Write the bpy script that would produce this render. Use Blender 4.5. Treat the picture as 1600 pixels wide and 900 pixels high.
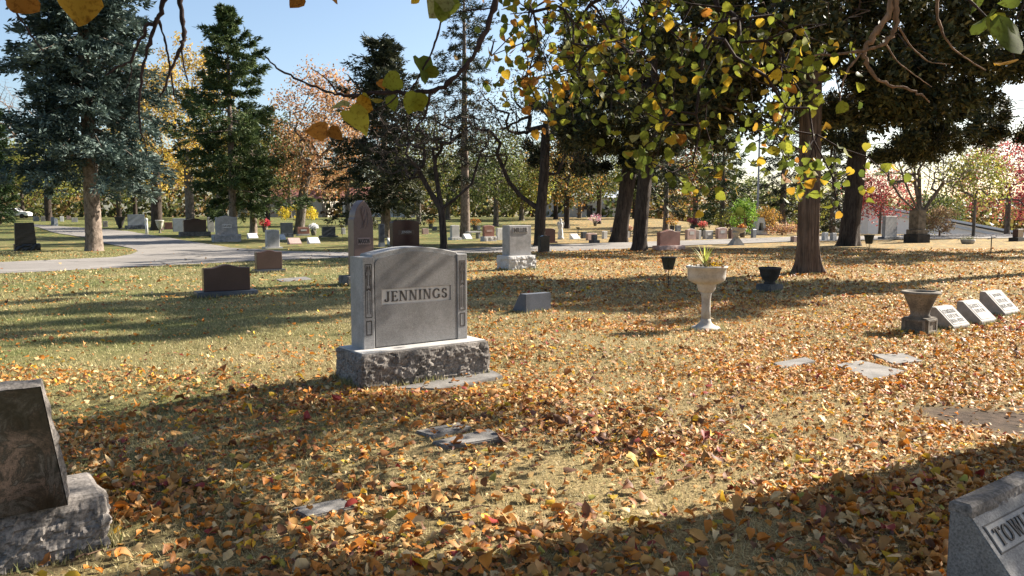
import bpy, bmesh, math, random
import numpy as np
from mathutils import Vector, Matrix, noise as mnoise
from mathutils.geometry import tessellate_polygon

R = math.radians
scene = bpy.context.scene
for _o in list(bpy.data.objects):
    bpy.data.objects.remove(_o)

# ------------------------------------------------------------------ camera
FPX, CX, CY, EYE = 1230.0, 800.0, 450.0, 1.6
PITCH = math.atan(115.0 / FPX)
cam_d = bpy.data.cameras.new("camera")
cam_d.sensor_width = 36.0
cam_d.lens = 36.0 * FPX / 1600.0
cam_d.clip_start, cam_d.clip_end = 0.05, 3000.0
cam = bpy.data.objects.new("camera", cam_d)
scene.collection.objects.link(cam)
cam.location = (0, 0, EYE)
cam.rotation_euler = (R(90) - PITCH, 0, 0)
scene.camera = cam

# ------------------------------------------------------------------ sky, sun, exposure
SUN_AZ, SUN_EL = 59.0, 33.0            # degrees from the view direction to the right, above the horizon
world = bpy.data.worlds.new("World")
scene.world = world
world.use_nodes = True
wn = world.node_tree
bg = wn.nodes["Background"]
sky = wn.nodes.new("ShaderNodeTexSky")
sky.sky_type = 'NISHITA'
sky.sun_disc = False
sky.sun_elevation = R(SUN_EL)
sky.sun_rotation = R(SUN_AZ)
sky.air_density, sky.dust_density, sky.ozone_density = 1.0, 1.4, 1.6
wn.links.new(sky.outputs[0], bg.inputs[0])
bg.inputs[1].default_value = 0.063
sun_d = bpy.data.lights.new("sun", 'SUN')
sun_d.energy = 5.0
sun_d.angle = R(0.5)
sun_d.color = (1.0, 0.92, 0.80)
sun = bpy.data.objects.new("sun", sun_d)
scene.collection.objects.link(sun)
SDIR = Vector((math.sin(R(SUN_AZ)) * math.cos(R(SUN_EL)), math.cos(R(SUN_AZ)) * math.cos(R(SUN_EL)), math.sin(R(SUN_EL))))
sun.rotation_euler = SDIR.to_track_quat('Z', 'Y').to_euler()
sun.location = (30, 20, 40)
vs = scene.view_settings
vs.view_transform = 'Standard'
vs.look = 'None'
vs.exposure = 1.68
vs.gamma = 1.0
vs.use_curve_mapping = False
scene.cycles.max_bounces = 6
scene.cycles.transparent_max_bounces = 4

# ------------------------------------------------------------------ terrain function and pixel rays
def sstep(a, b, v):
    t = np.clip((np.asarray(v, float) - a) / (b - a), 0, 1)
    return t * t * (3 - 2 * t)

def gz(x, y):
    x = np.asarray(x, float); y = np.asarray(y, float)
    near = 1 - sstep(13, 18, y)
    z = 0.018 * near * (np.sin(x * 1.7 + 0.6 * y) + np.sin(y * 2.1 - 0.9 * x + 1.3))
    z = z + 1.1 * sstep(40, 130, y)
    z = z - 3.2 * sstep(58, 85, y) * sstep(20, 36, x)
    return z

def g(x, y):
    return float(gz(x, y))

def ray(px, py):
    u, v = px - CX, CY - py
    return Vector((u, FPX * math.cos(PITCH) + v * math.sin(PITCH), -FPX * math.sin(PITCH) + v * math.cos(PITCH))) / FPX

def PZ(px, py, z):                       # pixel ray met with a level plane
    d = ray(px, py)
    t = (z - EYE) / d.z
    return Vector((d.x * t, d.y * t, z))

def P(px, py):                           # pixel ray met with the ground
    d = ray(px, py)
    t = 1.0
    z = 0.0
    for _ in range(60):
        t = (z - EYE) / min(d.z, -1e-4)
        t = min(t, 260)
        z = 0.5 * z + 0.5 * g(d.x * t, d.y * t)
    return Vector((d.x * t, d.y * t, g(d.x * t, d.y * t)))

def PD(px, py, depth):                   # pixel ray at a given distance ahead
    d = ray(px, py)
    t = depth / d.y
    return Vector((d.x * t, depth, EYE + d.z * t))

def GD(px, depth):                       # ground under a pixel column at a given distance
    x = (px - CX) / FPX * depth * 1.002
    return Vector((x, depth, g(x, depth)))

# ------------------------------------------------------------------ object helpers
COL = scene.collection

def tag(o, label=None, cat=None, group=None, kind=None):
    if label: o["label"] = label
    if cat: o["category"] = cat
    if group: o["group"] = group
    if kind: o["kind"] = kind
    return o

def link(name, me, parent=None, mat=None):
    o = bpy.data.objects.new(name, me)
    COL.objects.link(o)
    if parent: o.parent = parent
    if mat and me is not None and not me.materials: me.materials.append(mat)
    return o

def empty(name, loc, rz=0.0, label=None, cat=None, group=None):
    o = bpy.data.objects.new(name, None)
    COL.objects.link(o)
    o.empty_display_size = 0.2
    o.location = loc
    o.rotation_euler = (0, 0, rz)
    tag(o, label, cat, group)
    return o

def mesh_np(name, V, F, mat=None, col=None, smooth=False):
    """V (n,3), F (m,3) or (m,4) int, col (n,3) vertex colours"""
    V = np.asarray(V, np.float32); F = np.asarray(F, np.int32)
    me = bpy.data.meshes.new(name)
    k = F.shape[1]
    me.vertices.add(len(V)); me.vertices.foreach_set("co", V.ravel())
    me.loops.add(F.size); me.loops.foreach_set("vertex_index", F.ravel())
    me.polygons.add(len(F))
    me.polygons.foreach_set("loop_start", np.arange(0, F.size, k, dtype=np.int32))
    me.polygons.foreach_set("loop_total", np.full(len(F), k, np.int32))
    me.polygons.foreach_set("use_smooth", np.full(len(F), bool(smooth)))
    me.update(calc_edges=True)
    if col is not None:
        a = me.color_attributes.new("Col", 'FLOAT_COLOR', 'POINT')
        c = np.ones((len(V), 4), np.float32); c[:, :3] = col
        a.data.foreach_set("color", c.ravel())
    if mat: me.materials.append(mat)
    return me

class Buf:
    def __init__(s): s.V, s.F, s.C, s.n = [], [], [], 0
    def add(s, V, F, C=None):
        V = np.asarray(V, float).reshape(-1, 3)
        s.V.append(V); s.F.append(np.asarray(F, int) + s.n)
        if C is None: C = (0.5, 0.5, 0.5)
        C = np.asarray(C, float)
        s.C.append(np.broadcast_to(C, (len(V), 3)) if C.ndim == 1 else C)
        s.n += len(V)
    def mesh(s, name, mat, smooth=False, col=True):
        return mesh_np(name, np.concatenate(s.V), np.concatenate(s.F), mat, np.concatenate(s.C) if col else None, smooth)

def pd_mesh(name, V, F, mat=None, smooth=False):
    me = bpy.data.meshes.new(name)
    me.from_pydata([tuple(v) for v in V], [], [tuple(f) for f in F])
    if smooth:
        for p in me.polygons: p.use_smooth = True
    bm = bmesh.new(); bm.from_mesh(me); bmesh.ops.recalc_face_normals(bm, faces=bm.faces); bm.to_mesh(me); bm.free()
    if mat: me.materials.append(mat)
    return me

def box_mesh(name, w, d, h, mat, bevel=0.006, z0=0.0, cx=0.0, cy=0.0):
    b = bmesh.new()
    bmesh.ops.create_cube(b, size=1.0)
    bmesh.ops.scale(b, vec=(w, d, h), verts=b.verts)
    bmesh.ops.translate(b, vec=(cx, cy, z0 + h / 2), verts=b.verts)
    if bevel:
        bmesh.ops.bevel(b, geom=list(b.edges), offset=bevel, segments=2, affect='EDGES')
    me = bpy.data.meshes.new(name); b.to_mesh(me); b.free()
    me.materials.append(mat)
    return me

def lathe(name, prof, mat, n=28, jit=0.0, seed=0, loc=(0, 0, 0)):
    rnd = random.Random(seed)
    V, F = [], []
    m = len(prof)
    for i in range(n):
        a = 2 * math.pi * i / n
        for r, z in prof:
            k = 1 + jit * mnoise.noise(Vector((math.cos(a) * 2 + seed, math.sin(a) * 2, z * 6)))
            V.append((loc[0] + r * k * math.cos(a), loc[1] + r * k * math.sin(a), loc[2] + z))
    for i in range(n):
        j = (i + 1) % n
        for q in range(m - 1):
            F.append((i * m + q, j * m + q, j * m + q + 1, i * m + q + 1))
    F.append(tuple(i * m for i in range(n)))
    F.append(tuple(i * m + m - 1 for i in range(n)))
    me = pd_mesh(name, V, F, mat, smooth=True)
    return me

def tube_np(pts, rads, sides=5, jit=None):
    pts = np.asarray(pts, float); rads = np.asarray(rads, float)
    n = len(pts)
    T = np.gradient(pts, axis=0)
    T /= np.linalg.norm(T, axis=1)[:, None] + 1e-9
    up = np.where(np.abs(T[:, 2:3]) > 0.9, [[1.0, 0, 0]], [[0, 0, 1.0]])
    A = np.cross(T, up); A /= np.linalg.norm(A, axis=1)[:, None] + 1e-9
    B = np.cross(T, A)
    # keep frames continuous
    for i in range(1, n):
        if (A[i] * A[i - 1]).sum() < 0.2:
            a = A[i - 1] - T[i] * (A[i - 1] * T[i]).sum(); a /= np.linalg.norm(a) + 1e-9
            A[i] = a; B[i] = np.cross(T[i], a)
    an = np.arange(sides) * 2 * math.pi / sides
    rr = rads[:, None] * (np.ones((n, sides)) if jit is None else jit)
    V = pts[:, None, :] + rr[:, :, None] * (np.cos(an)[None, :, None] * A[:, None, :] + np.sin(an)[None, :, None] * B[:, None, :])
    i, j = np.meshgrid(np.arange(n - 1), np.arange(sides), indexing='ij')
    j2 = (j + 1) % sides
    a, b, c, d = i * sides + j, i * sides + j2, (i + 1) * sides + j2, (i + 1) * sides + j
    F = np.stack([np.stack([a, b, c], -1), np.stack([a, c, d], -1)], 2).reshape(-1, 3)
    return V.reshape(-1, 3), F

# value noise on numpy arrays
_rng = np.random.default_rng(7)
_LAT = _rng.random((64, 64))
def vnoise(x, y):
    x = np.asarray(x, float); y = np.asarray(y, float)
    xi, yi = np.floor(x).astype(int), np.floor(y).astype(int)
    fx, fy = x - xi, y - yi
    fx, fy = fx * fx * (3 - 2 * fx), fy * fy * (3 - 2 * fy)
    L = lambda a, b: _LAT[a % 64, b % 64]
    return (L(xi, yi) * (1 - fx) + L(xi + 1, yi) * fx) * (1 - fy) + (L(xi, yi + 1) * (1 - fx) + L(xi + 1, yi + 1) * fx) * fy
def fnoise(x, y):
    return (vnoise(x, y) + 0.5 * vnoise(x * 2.1 + 9, y * 2.1) + 0.25 * vnoise(x * 4.3, y * 4.3 + 5)) / 1.75

# ------------------------------------------------------------------ materials
def new_mat(name):
    m = bpy.data.materials.new(name); m.use_nodes = True
    nt = m.node_tree
    return m, nt, nt.nodes["Principled BSDF"], nt.nodes["Material Output"]

def nd(nt, t, **kw):
    n = nt.nodes.new(t)
    for k, v in kw.items(): setattr(n, k, v)
    return n

def ramp(nt, src, stops):
    r = nd(nt, "ShaderNodeValToRGB")
    e = r.color_ramp.elements
    while len(e) > 1: e.remove(e[0])
    e[0].position, e[0].color = stops[0][0], (*stops[0][1], 1)
    for p, c in stops[1:]:
        q = e.new(p); q.color = (*c, 1)
    nt.links.new(src, r.inputs[0])
    return r.outputs[0]

def tex_noise(nt, vec, scale, detail=4, rough=0.55, dist=0.0):
    n = nd(nt, "ShaderNodeTexNoise")
    n.inputs["Scale"].default_value = scale; n.inputs["Detail"].default_value = detail
    n.inputs["Roughness"].default_value = rough; n.inputs["Distortion"].default_value = dist
    if vec is not None: nt.links.new(vec, n.inputs["Vector"])
    return n.outputs["Fac"]

def mix(nt, a, b, fac, mode='MIX'):
    m = nd(nt, "ShaderNodeMix"); m.data_type = 'RGBA'; m.blend_type = mode
    for sock, v in ((m.inputs["A"] if False else m.inputs[6], a), (m.inputs[7], b), (m.inputs[0], fac)):
        if isinstance(v, bpy.types.NodeSocket): nt.links.new(v, sock)
        elif isinstance(v, (int, float)): sock.default_value = v
        else: sock.default_value = (*v, 1)
    return m.outputs[2]

def bump(nt, bs, h, strength, dist=0.01):
    b = nd(nt, "ShaderNodeBump"); b.inputs["Strength"].default_value = strength; b.inputs["Distance"].default_value = dist
    nt.links.new(h, b.inputs["Height"]); nt.links.new(b.outputs[0], bs.inputs["Normal"])

def objco(nt):
    return nd(nt, "ShaderNodeTexCoord").outputs["Object"]

_mats = {}
def granite(key, c, rough=0.55, speck=0.5, scale=220, stain=0.35, bmp=0.25):
    if key in _mats: return _mats[key]
    m, nt, bs, out = new_mat(key)
    co = objco(nt)
    c = np.array(c)
    s1 = tex_noise(nt, co, scale, 3, 0.7)
    base = ramp(nt, s1, [(0.30, c * (1 - speck)), (0.5, c), (0.72, np.minimum(c * (1 + speck), 0.9))])
    s2 = tex_noise(nt, co, 3.5, 5, 0.6)
    st = ramp(nt, s2, [(0.35, (1 - stain,) * 3), (0.6, (1, 1, 1))])
    s3 = tex_noise(nt, co, 38, 4, 0.6)
    st2 = ramp(nt, s3, [(0.3, (1 - stain * 0.5,) * 3), (0.55, (1, 1, 1))])
    colr = mix(nt, mix(nt, base, st, 1.0, 'MULTIPLY'), st2, 1.0, 'MULTIPLY')
    nt.links.new(colr, bs.inputs["Base Color"])
    bs.inputs["Roughness"].default_value = rough
    bs.inputs["Specular IOR Level"].default_value = 0.4
    if bmp: bump(nt, bs, s3, bmp, 0.003)
    _mats[key] = m
    return m

def plain(key, c, rough=0.6, var=0.2, scale=20, bmp=0.0, metal=0.0, c2=None):
    if key in _mats: return _mats[key]
    m, nt, bs, out = new_mat(key)
    c = np.array(c)
    s = tex_noise(nt, objco(nt), scale, 4, 0.6)
    nt.links.new(ramp(nt, s, [(0.3, c * (1 - var)), (0.7, np.array(c2) if c2 is not None else np.minimum(c * (1 + var), 0.95))]), bs.inputs["Base Color"])
    bs.inputs["Roughness"].default_value = rough; bs.inputs["Metallic"].default_value = metal
    if bmp: bump(nt, bs, s, bmp, 0.01)
    _mats[key] = m
    return m

def foliage_mat(key, trans=0.35, rough=0.55, spec=0.3, objrand=False, spots=False):
    m, nt, bs, out = new_mat(key)
    a = nd(nt, "ShaderNodeAttribute", attribute_name="Col")
    c = a.outputs["Color"]
    if objrand:
        oi = nd(nt, "ShaderNodeObjectInfo")
        k = ramp(nt, oi.outputs["Random"], [(0, (0.7, 0.68, 0.65)), (1, (1.2, 1.15, 1.05))])
        c = mix(nt, c, k, 1.0, 'MULTIPLY')
    if spots:
        s = tex_noise(nt, objco(nt), 60, 4, 0.6)
        c = mix(nt, c, ramp(nt, s, [(0.3, (0.45, 0.35, 0.3)), (0.5, (1, 1, 1))]), 1.0, 'MULTIPLY')
    nt.links.new(c, bs.inputs["Base Color"])
    bs.inputs["Roughness"].default_value = rough
    bs.inputs["Specular IOR Level"].default_value = spec
    tr = nd(nt, "ShaderNodeBsdfTranslucent"); nt.links.new(c, tr.inputs[0])
    mx = nd(nt, "ShaderNodeMixShader"); mx.inputs[0].default_value = trans
    nt.links.new(bs.outputs[0], mx.inputs[1]); nt.links.new(tr.outputs[0], mx.inputs[2])
    nt.links.new(mx.outputs[0], out.inputs[0])
    return m

def bark_mat(key, c1, c2, sx=14, sz=1.6, bmp=0.9):
    m, nt, bs, out = new_mat(key)
    mp = nd(nt, "ShaderNodeMapping"); mp.inputs["Scale"].default_value = (sx, sx, sz)
    nt.links.new(objco(nt), mp.inputs[0])
    s = tex_noise(nt, mp.outputs[0], 1.0, 6, 0.65, 0.6)
    s2 = tex_noise(nt, objco(nt), 2.0, 4, 0.6)
    c = ramp(nt, s, [(0.3, c1), (0.62, c2)])
    c = mix(nt, c, ramp(nt, s2, [(0.3, (0.65, 0.65, 0.62)), (0.7, (1.1, 1.08, 1.05))]), 1.0, 'MULTIPLY')
    nt.links.new(c, bs.inputs["Base Color"])
    bs.inputs["Roughness"].default_value = 0.9
    bs.inputs["Specular IOR Level"].default_value = 0.15
    bump(nt, bs, s, bmp, 0.03)
    return m

M_NEEDLE = foliage_mat("needle_foliage", 0.12, 0.6, 0.2)
M_LEAF = foliage_mat("tree_leaf", 0.5, 0.5, 0.3)
M_LINDEN = foliage_mat("linden_leaf", 0.52, 0.55, 0.3)
M_LINDEN_O = foliage_mat("linden_leaf_single", 0.52, 0.7, 0.12, True, True)
M_LITTER = foliage_mat("fallen_leaf", 0.22, 0.6, 0.3)
M_LITTER_O = foliage_mat("fallen_leaf_single", 0.22, 0.6, 0.3, True, True)
M_GRASS = foliage_mat("grass_blade", 0.3, 0.6, 0.2)
B_CEDAR = bark_mat("cedar_bark", (0.036, 0.024, 0.018), (0.185, 0.128, 0.095), 15, 0.8, 1.2)
B_SPRUCE = bark_mat("spruce_bark", (0.06, 0.045, 0.035), (0.30, 0.24, 0.20), 9, 5, 1.0)
B_DARK = bark_mat("dark_bark", (0.018, 0.014, 0.012), (0.085, 0.066, 0.055), 12, 2.0, 1.0)
B_GREY = bark_mat("grey_bark", (0.05, 0.042, 0.036), (0.22, 0.19, 0.165), 10, 3, 0.8)
B_TWIG = bark_mat("twig_bark", (0.10, 0.06, 0.04), (0.30, 0.19, 0.13), 20, 6, 0.4)
B_BRANCH = bark_mat("branch_bark", (0.015, 0.010, 0.010), (0.06, 0.04, 0.038), 40, 20, 0.4)

# ground
def ground_mat():
    m, nt, bs, out = new_mat("lawn_ground")
    co = objco(nt)
    a = nd(nt, "ShaderNodeAttribute", attribute_name="Col")
    sep = nd(nt, "ShaderNodeSeparateColor"); nt.links.new(a.outputs["Color"], sep.inputs[0])
    n1 = tex_noise(nt, co, 0.55, 5, 0.6)
    n2 = tex_noise(nt, co, 9, 5, 0.65)
    n3 = tex_noise(nt, co, 60, 3, 0.6)
    straw = ramp(nt, n3, [(0.3, (0.09, 0.065, 0.032)), (0.55, (0.24, 0.18, 0.085)), (0.75, (0.42, 0.33, 0.17))])
    green = ramp(nt, n3, [(0.3, (0.035, 0.045, 0.015)), (0.6, (0.13, 0.14, 0.045)), (0.8, (0.24, 0.23, 0.09))])
    dirt = ramp(nt, n2, [(0.3, (0.028, 0.019, 0.013)), (0.7, (0.098, 0.066, 0.045))])
    mm = nd(nt, "ShaderNodeMath", operation='ADD'); nt.links.new(n1, mm.inputs[0]); nt.links.new(sep.outputs[1], mm.inputs[1])
    gf = ramp(nt, mm.outputs[0], [(0.62, (0, 0, 0)), (1.05, (1, 1, 1))])
    c = mix(nt, straw, green, gf)
    # far leaf specks
    vo = nd(nt, "ShaderNodeTexVoronoi"); vo.inputs["Scale"].default_value = 5.5
    nt.links.new(co, vo.inputs["Vector"])
    hs = nd(nt, "ShaderNodeSeparateColor"); nt.links.new(vo.outputs["Color"], hs.inputs[0])
    lc = ramp(nt, hs.outputs[0], [(0.0, (0.30, 0.12, 0.03)), (0.35, (0.42, 0.24, 0.09)), (0.7, (0.55, 0.30, 0.06)), (1.0, (0.5, 0.4, 0.24))])
    th = nd(nt, "ShaderNodeMath", operation='LESS_THAN'); nt.links.new(hs.outputs[1], th.inputs[0]); nt.links.new(sep.outputs[2], th.inputs[1])
    c = mix(nt, c, lc, th.outputs[0])
    c = mix(nt, c, dirt, sep.outputs[0])
    nt.links.new(c, bs.inputs["Base Color"])
    bs.inputs["Roughness"].default_value = 0.95; bs.inputs["Specular IOR Level"].default_value = 0.1
    bump(nt, bs, n2, 0.8, 0.03)
    return m

def road_mat():
    m, nt, bs, out = new_mat("old_asphalt")
    co = objco(nt)
    n1 = tex_noise(nt, co, 0.35, 5, 0.6); n2 = tex_noise(nt, co, 60, 3, 0.7); n3 = tex_noise(nt, co, 2.4, 6, 0.65, 0.4)
    c = ramp(nt, n1, [(0.35, (0.195, 0.178, 0.162)), (0.65, (0.265, 0.243, 0.222))])
    c = mix(nt, c, ramp(nt, n2, [(0.3, (0.75, 0.75, 0.75)), (0.7, (1.15, 1.15, 1.13))]), 1.0, 'MULTIPLY')
    vo = nd(nt, "ShaderNodeTexVoronoi", feature='DISTANCE_TO_EDGE'); vo.inputs["Scale"].default_value = 0.22
    mp = nd(nt, "ShaderNodeVectorMath", operation='ADD'); nt.links.new(co, mp.inputs[0])
    cn = nd(nt, "ShaderNodeTexNoise"); cn.inputs["Scale"].default_value = 0.8; nt.links.new(co, cn.inputs["Vector"])
    nt.links.new(cn.outputs["Color"], mp.inputs[1]); nt.links.new(mp.outputs[0], vo.inputs["Vector"])
    c = mix(nt, c, ramp(nt, vo.outputs["Distance"], [(0.004, (0.35, 0.35, 0.35)), (0.012, (1, 1, 1))]), 1.0, 'MULTIPLY')
    c = mix(nt, c, ramp(nt, n3, [(0.3, (0.8, 0.8, 0.8)), (0.5, (1, 1, 1))]), 1.0, 'MULTIPLY')
    nt.links.new(c, bs.inputs["Base Color"])
    bs.inputs["Roughness"].default_value = 0.9; bs.inputs["Specular IOR Level"].default_value = 0.2
    bump(nt, bs, n2, 0.3, 0.01)
    return m

# ------------------------------------------------------------------ ground and road
DIRT = [(4.30, 6.10, 1.40, 0.66, 1.0), (-0.55, 7.45, 0.75, 0.22, 0.75), (-2.2, 3.55, 0.9, 0.25, 0.6), (5.3, 6.2, 1.0, 1.0, 0.9)]
def dirt_w(x, y):
    w = np.zeros(np.shape(x))
    for cx, cy, rx, ry, k in DIRT:
        a = R(36.5) if cx < 1 else 0
        dx, dy = x - cx, y - cy
        u, v = dx * math.cos(a) + dy * math.sin(a), -dx * math.sin(a) + dy * math.cos(a)
        r = np.sqrt((u / rx) ** 2 + (v / ry) ** 2) + 1.1 * (fnoise(x * 2.2, y * 2.2) - 0.5)
        w = np.maximum(w, k * (1 - sstep(0.55, 1.2, r)))
    return w
def green_w(x, y):                        # greener lawn to the left, straw to the right
    k = 0.40 - 0.38 * sstep(-7, 3, x - 0.05 * y) + 0.10 * (fnoise(x * 0.25, y * 0.25) - 0.5)
    return np.clip(k + 0.14 * sstep(45, 60, y) * (x < 30), 0, 1)
def leaf_d(x, y):                         # fallen leaves per square metre
    right = sstep(-3.5, 3.5, x + 0.02 * y)
    near = 1 - sstep(7.0, 10.5, y)
    left_front = (1 - sstep(-1.5, 1.0, x)) * (1 - sstep(6.6, 7.8, y + 0.15 * x))
    d = 30 + 380 * right + 640 * near * right + 500 * left_front
    patch = fnoise(x * 0.9 + 3, y * 0.9)
    d = d * np.clip(0.25 + 2.4 * (patch - 0.27), 0.18, 1.7)
    d = d * (1 - 0.84 * sstep(12, 24, y))
    return d

def axis(a, b, segs):
    out = [a]
    while out[-1] < b:
        v = out[-1]
        for lim, st in segs:
            if v < lim: break
        out.append(v + st)
    return np.array(out)
ys = axis(-60, 420, [(-10, 6), (2.5, 0.6), (10, 0.13), (20, 0.3), (50, 1.0), (140, 2.5), (1e9, 20)])
xh = axis(0, 330, [(7, 0.16), (14, 0.4), (40, 1.2), (120, 4), (1e9, 25)])
xs = np.concatenate([-xh[:0:-1], xh])
X, Y = np.meshgrid(xs, ys)
V = np.stack([X, Y, gz(X, Y)], -1).reshape(-1, 3)
nx = len(xs)
i, j = np.meshgrid(np.arange(len(ys) - 1), np.arange(nx - 1), indexing='ij')
F = np.stack([i * nx + j, i * nx + j + 1, (i + 1) * nx + j + 1, (i + 1) * nx + j], -1).reshape(-1, 4)
xf, yf = V[:, 0], V[:, 1]
gc = np.stack([dirt_w(xf, yf), green_w(xf, yf), np.clip(leaf_d(xf, np.minimum(yf, 30)) / 900 + 0.07 * sstep(-5, 8, xf), 0.03, 0.5) * sstep(13, 22, yf)], -1)
ground = link("lawn", mesh_np("lawn", V, F, ground_mat(), gc, True))
tag(ground, kind="structure")

near_e = [(-200, 440), (0, 428), (200, 418), (400, 408), (560, 402), (720, 396), (920, 391.5), (1100, 383), (1240, 378), (1400, 374.5), (1620, 372)]
far_e = [(1620, 366.5), (1400, 369), (1240, 370.5), (1100, 375.5), (920, 381), (720, 388.5), (552, 394.5), (447, 392.5), (415, 390), (360, 387.3), (305, 379),
         (267, 372.5), (200, 361.5), (137, 356.5), (95, 354), (59, 351), (30, 349.3), (36, 352), (60, 355.5), (85, 364), (137, 372), (159, 380),
         (180, 384), (205, 388), (216, 392.5), (205, 397.5), (180, 402), (112, 405), (0, 410), (-200, 419)]
pts = [P(*p) for p in near_e + far_e]
def ground_sheet(name, pts, mat, off, maxlen=3.0):
    b = bmesh.new()
    vs_ = [b.verts.new((p.x, p.y, 0)) for p in pts]
    for t in tessellate_polygon([[Vector((p.x, p.y, 0)) for p in pts]]):
        try: b.faces.new([vs_[k] for k in t])
        except ValueError: pass
    for _ in range(5):
        es = [e for e in b.edges if e.calc_length() > maxlen]
        if not es: break
        bmesh.ops.subdivide_edges(b, edges=es, cuts=1)
        bmesh.ops.triangulate(b, faces=b.faces)
    for v in b.verts:
        v.co.z = g(v.co.x, v.co.y) + off + (0.02 if v.co.y > 38 else 0)
    bmesh.ops.recalc_face_normals(b, faces=b.faces)
    for f in b.faces:
        if f.normal.z < 0: f.normal_flip()
    me = bpy.data.meshes.new(name); b.to_mesh(me); b.free()
    me.materials.append(mat)
    return link(name, me)
road = ground_sheet("road", pts, road_mat(), 0.012)
tag(road, kind="structure")
ROAD_XY = np.array([(p.x, p.y) for p in pts])
def in_poly(x, y, poly):
    x = np.asarray(x, float); y = np.asarray(y, float)
    ins = np.zeros(x.shape, bool)
    n = len(poly)
    for k in range(n):
        x0, y0 = poly[k]; x1, y1 = poly[(k + 1) % n]
        c = ((y0 > y) != (y1 > y)) & (x < (x1 - x0) * (y - y0) / (y1 - y0 + 1e-12) + x0)
        ins ^= c
    return ins
# ------------------------------------------------------------------ monuments
TH = R(36.5)
G_GREY = granite("grey_granite", (0.33, 0.322, 0.318), 0.65, 0.38, 200, 0.34)
G_GREYPOL = granite("grey_granite_face", (0.245, 0.236, 0.231), 0.5, 0.5, 170, 0.28, 0.08)
G_PALE = granite("pale_granite", (0.46, 0.445, 0.43), 0.7, 0.25, 260, 0.2)
G_ROCK = granite("rock_pitched_granite", (0.22, 0.195, 0.175), 0.9, 0.6, 60, 0.65, 1.0)
G_BLACK = granite("black_granite", (0.016, 0.017, 0.020), 0.22, 0.4, 300, 0.2, 0.0)
G_BROWN = granite("brown_granite", (0.075, 0.046, 0.040), 0.25, 0.5, 300, 0.15, 0.0)
G_MAUVE = granite("mauve_granite", (0.165, 0.103, 0.088), 0.35, 0.35, 260, 0.25, 0.05)
G_MAROON = granite("maroon_granite", (0.055, 0.022, 0.020), 0.25, 0.5, 260, 0.2, 0.0)
G_RED = granite("red_granite", (0.27, 0.125, 0.095), 0.45, 0.35, 200, 0.2, 0.05)
G_PINK = granite("pink_granite", (0.43, 0.295, 0.26), 0.6, 0.3, 200, 0.2)
G_BLUE = granite("blue_grey_granite", (0.20, 0.225, 0.26), 0.4, 0.35, 220, 0.2, 0.05)
G_SLATE = granite("dark_slate_granite", (0.060, 0.070, 0.088), 0.35, 0.4, 220, 0.25, 0.05)
G_WHITE = granite("white_stone", (0.66, 0.65, 0.63), 0.8, 0.12, 120, 0.25)
G_PANEL = granite("frosted_panel", (0.66, 0.63, 0.60), 0.85, 0.15, 320, 0.1)
G_LETTER = granite("dark_letter", (0.06, 0.052, 0.048), 0.7, 0.3, 300, 0.1)
G_DULL = granite("weathered_stone", (0.21, 0.195, 0.18), 0.85, 0.35, 90, 0.5, 0.5)
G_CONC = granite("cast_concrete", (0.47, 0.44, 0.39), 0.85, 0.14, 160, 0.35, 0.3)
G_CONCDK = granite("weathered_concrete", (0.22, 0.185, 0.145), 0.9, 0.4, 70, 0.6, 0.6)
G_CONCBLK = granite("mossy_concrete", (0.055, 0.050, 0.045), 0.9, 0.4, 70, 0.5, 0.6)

def swirl_granite():
    m, nt, bs, out = new_mat("swirled_granite")
    co = objco(nt)
    n = tex_noise(nt, co, 4.2, 9, 0.72, 1.5)
    n2 = tex_noise(nt, co, 3.1, 6, 0.6, 0.6)
    n3 = tex_noise(nt, co, 240, 3, 0.7)
    c = ramp(nt, n, [(0.30, (0.010, 0.011, 0.010)), (0.42, (0.030, 0.030, 0.026)), (0.49, (0.11, 0.10, 0.088)), (0.53, (0.022, 0.022, 0.020)), (0.60, (0.15, 0.108, 0.085)), (0.66, (0.035, 0.032, 0.028)), (0.74, (0.24, 0.15, 0.12))])
    c = mix(nt, c, ramp(nt, n2, [(0.42, (0.22, 0.25, 0.24)), (0.56, (1.5, 1.45, 1.4))]), 1.0, 'MULTIPLY')
    c = mix(nt, c, ramp(nt, n3, [(0.3, (0.3, 0.3, 0.3)), (0.7, (0.85, 0.85, 0.85))]), 1.0, 'MULTIPLY')
    nt.links.new(c, bs.inputs["Base Color"])
    bs.inputs["Roughness"].default_value = 0.28
    return m
G_SWIRL = swirl_granite()

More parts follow.
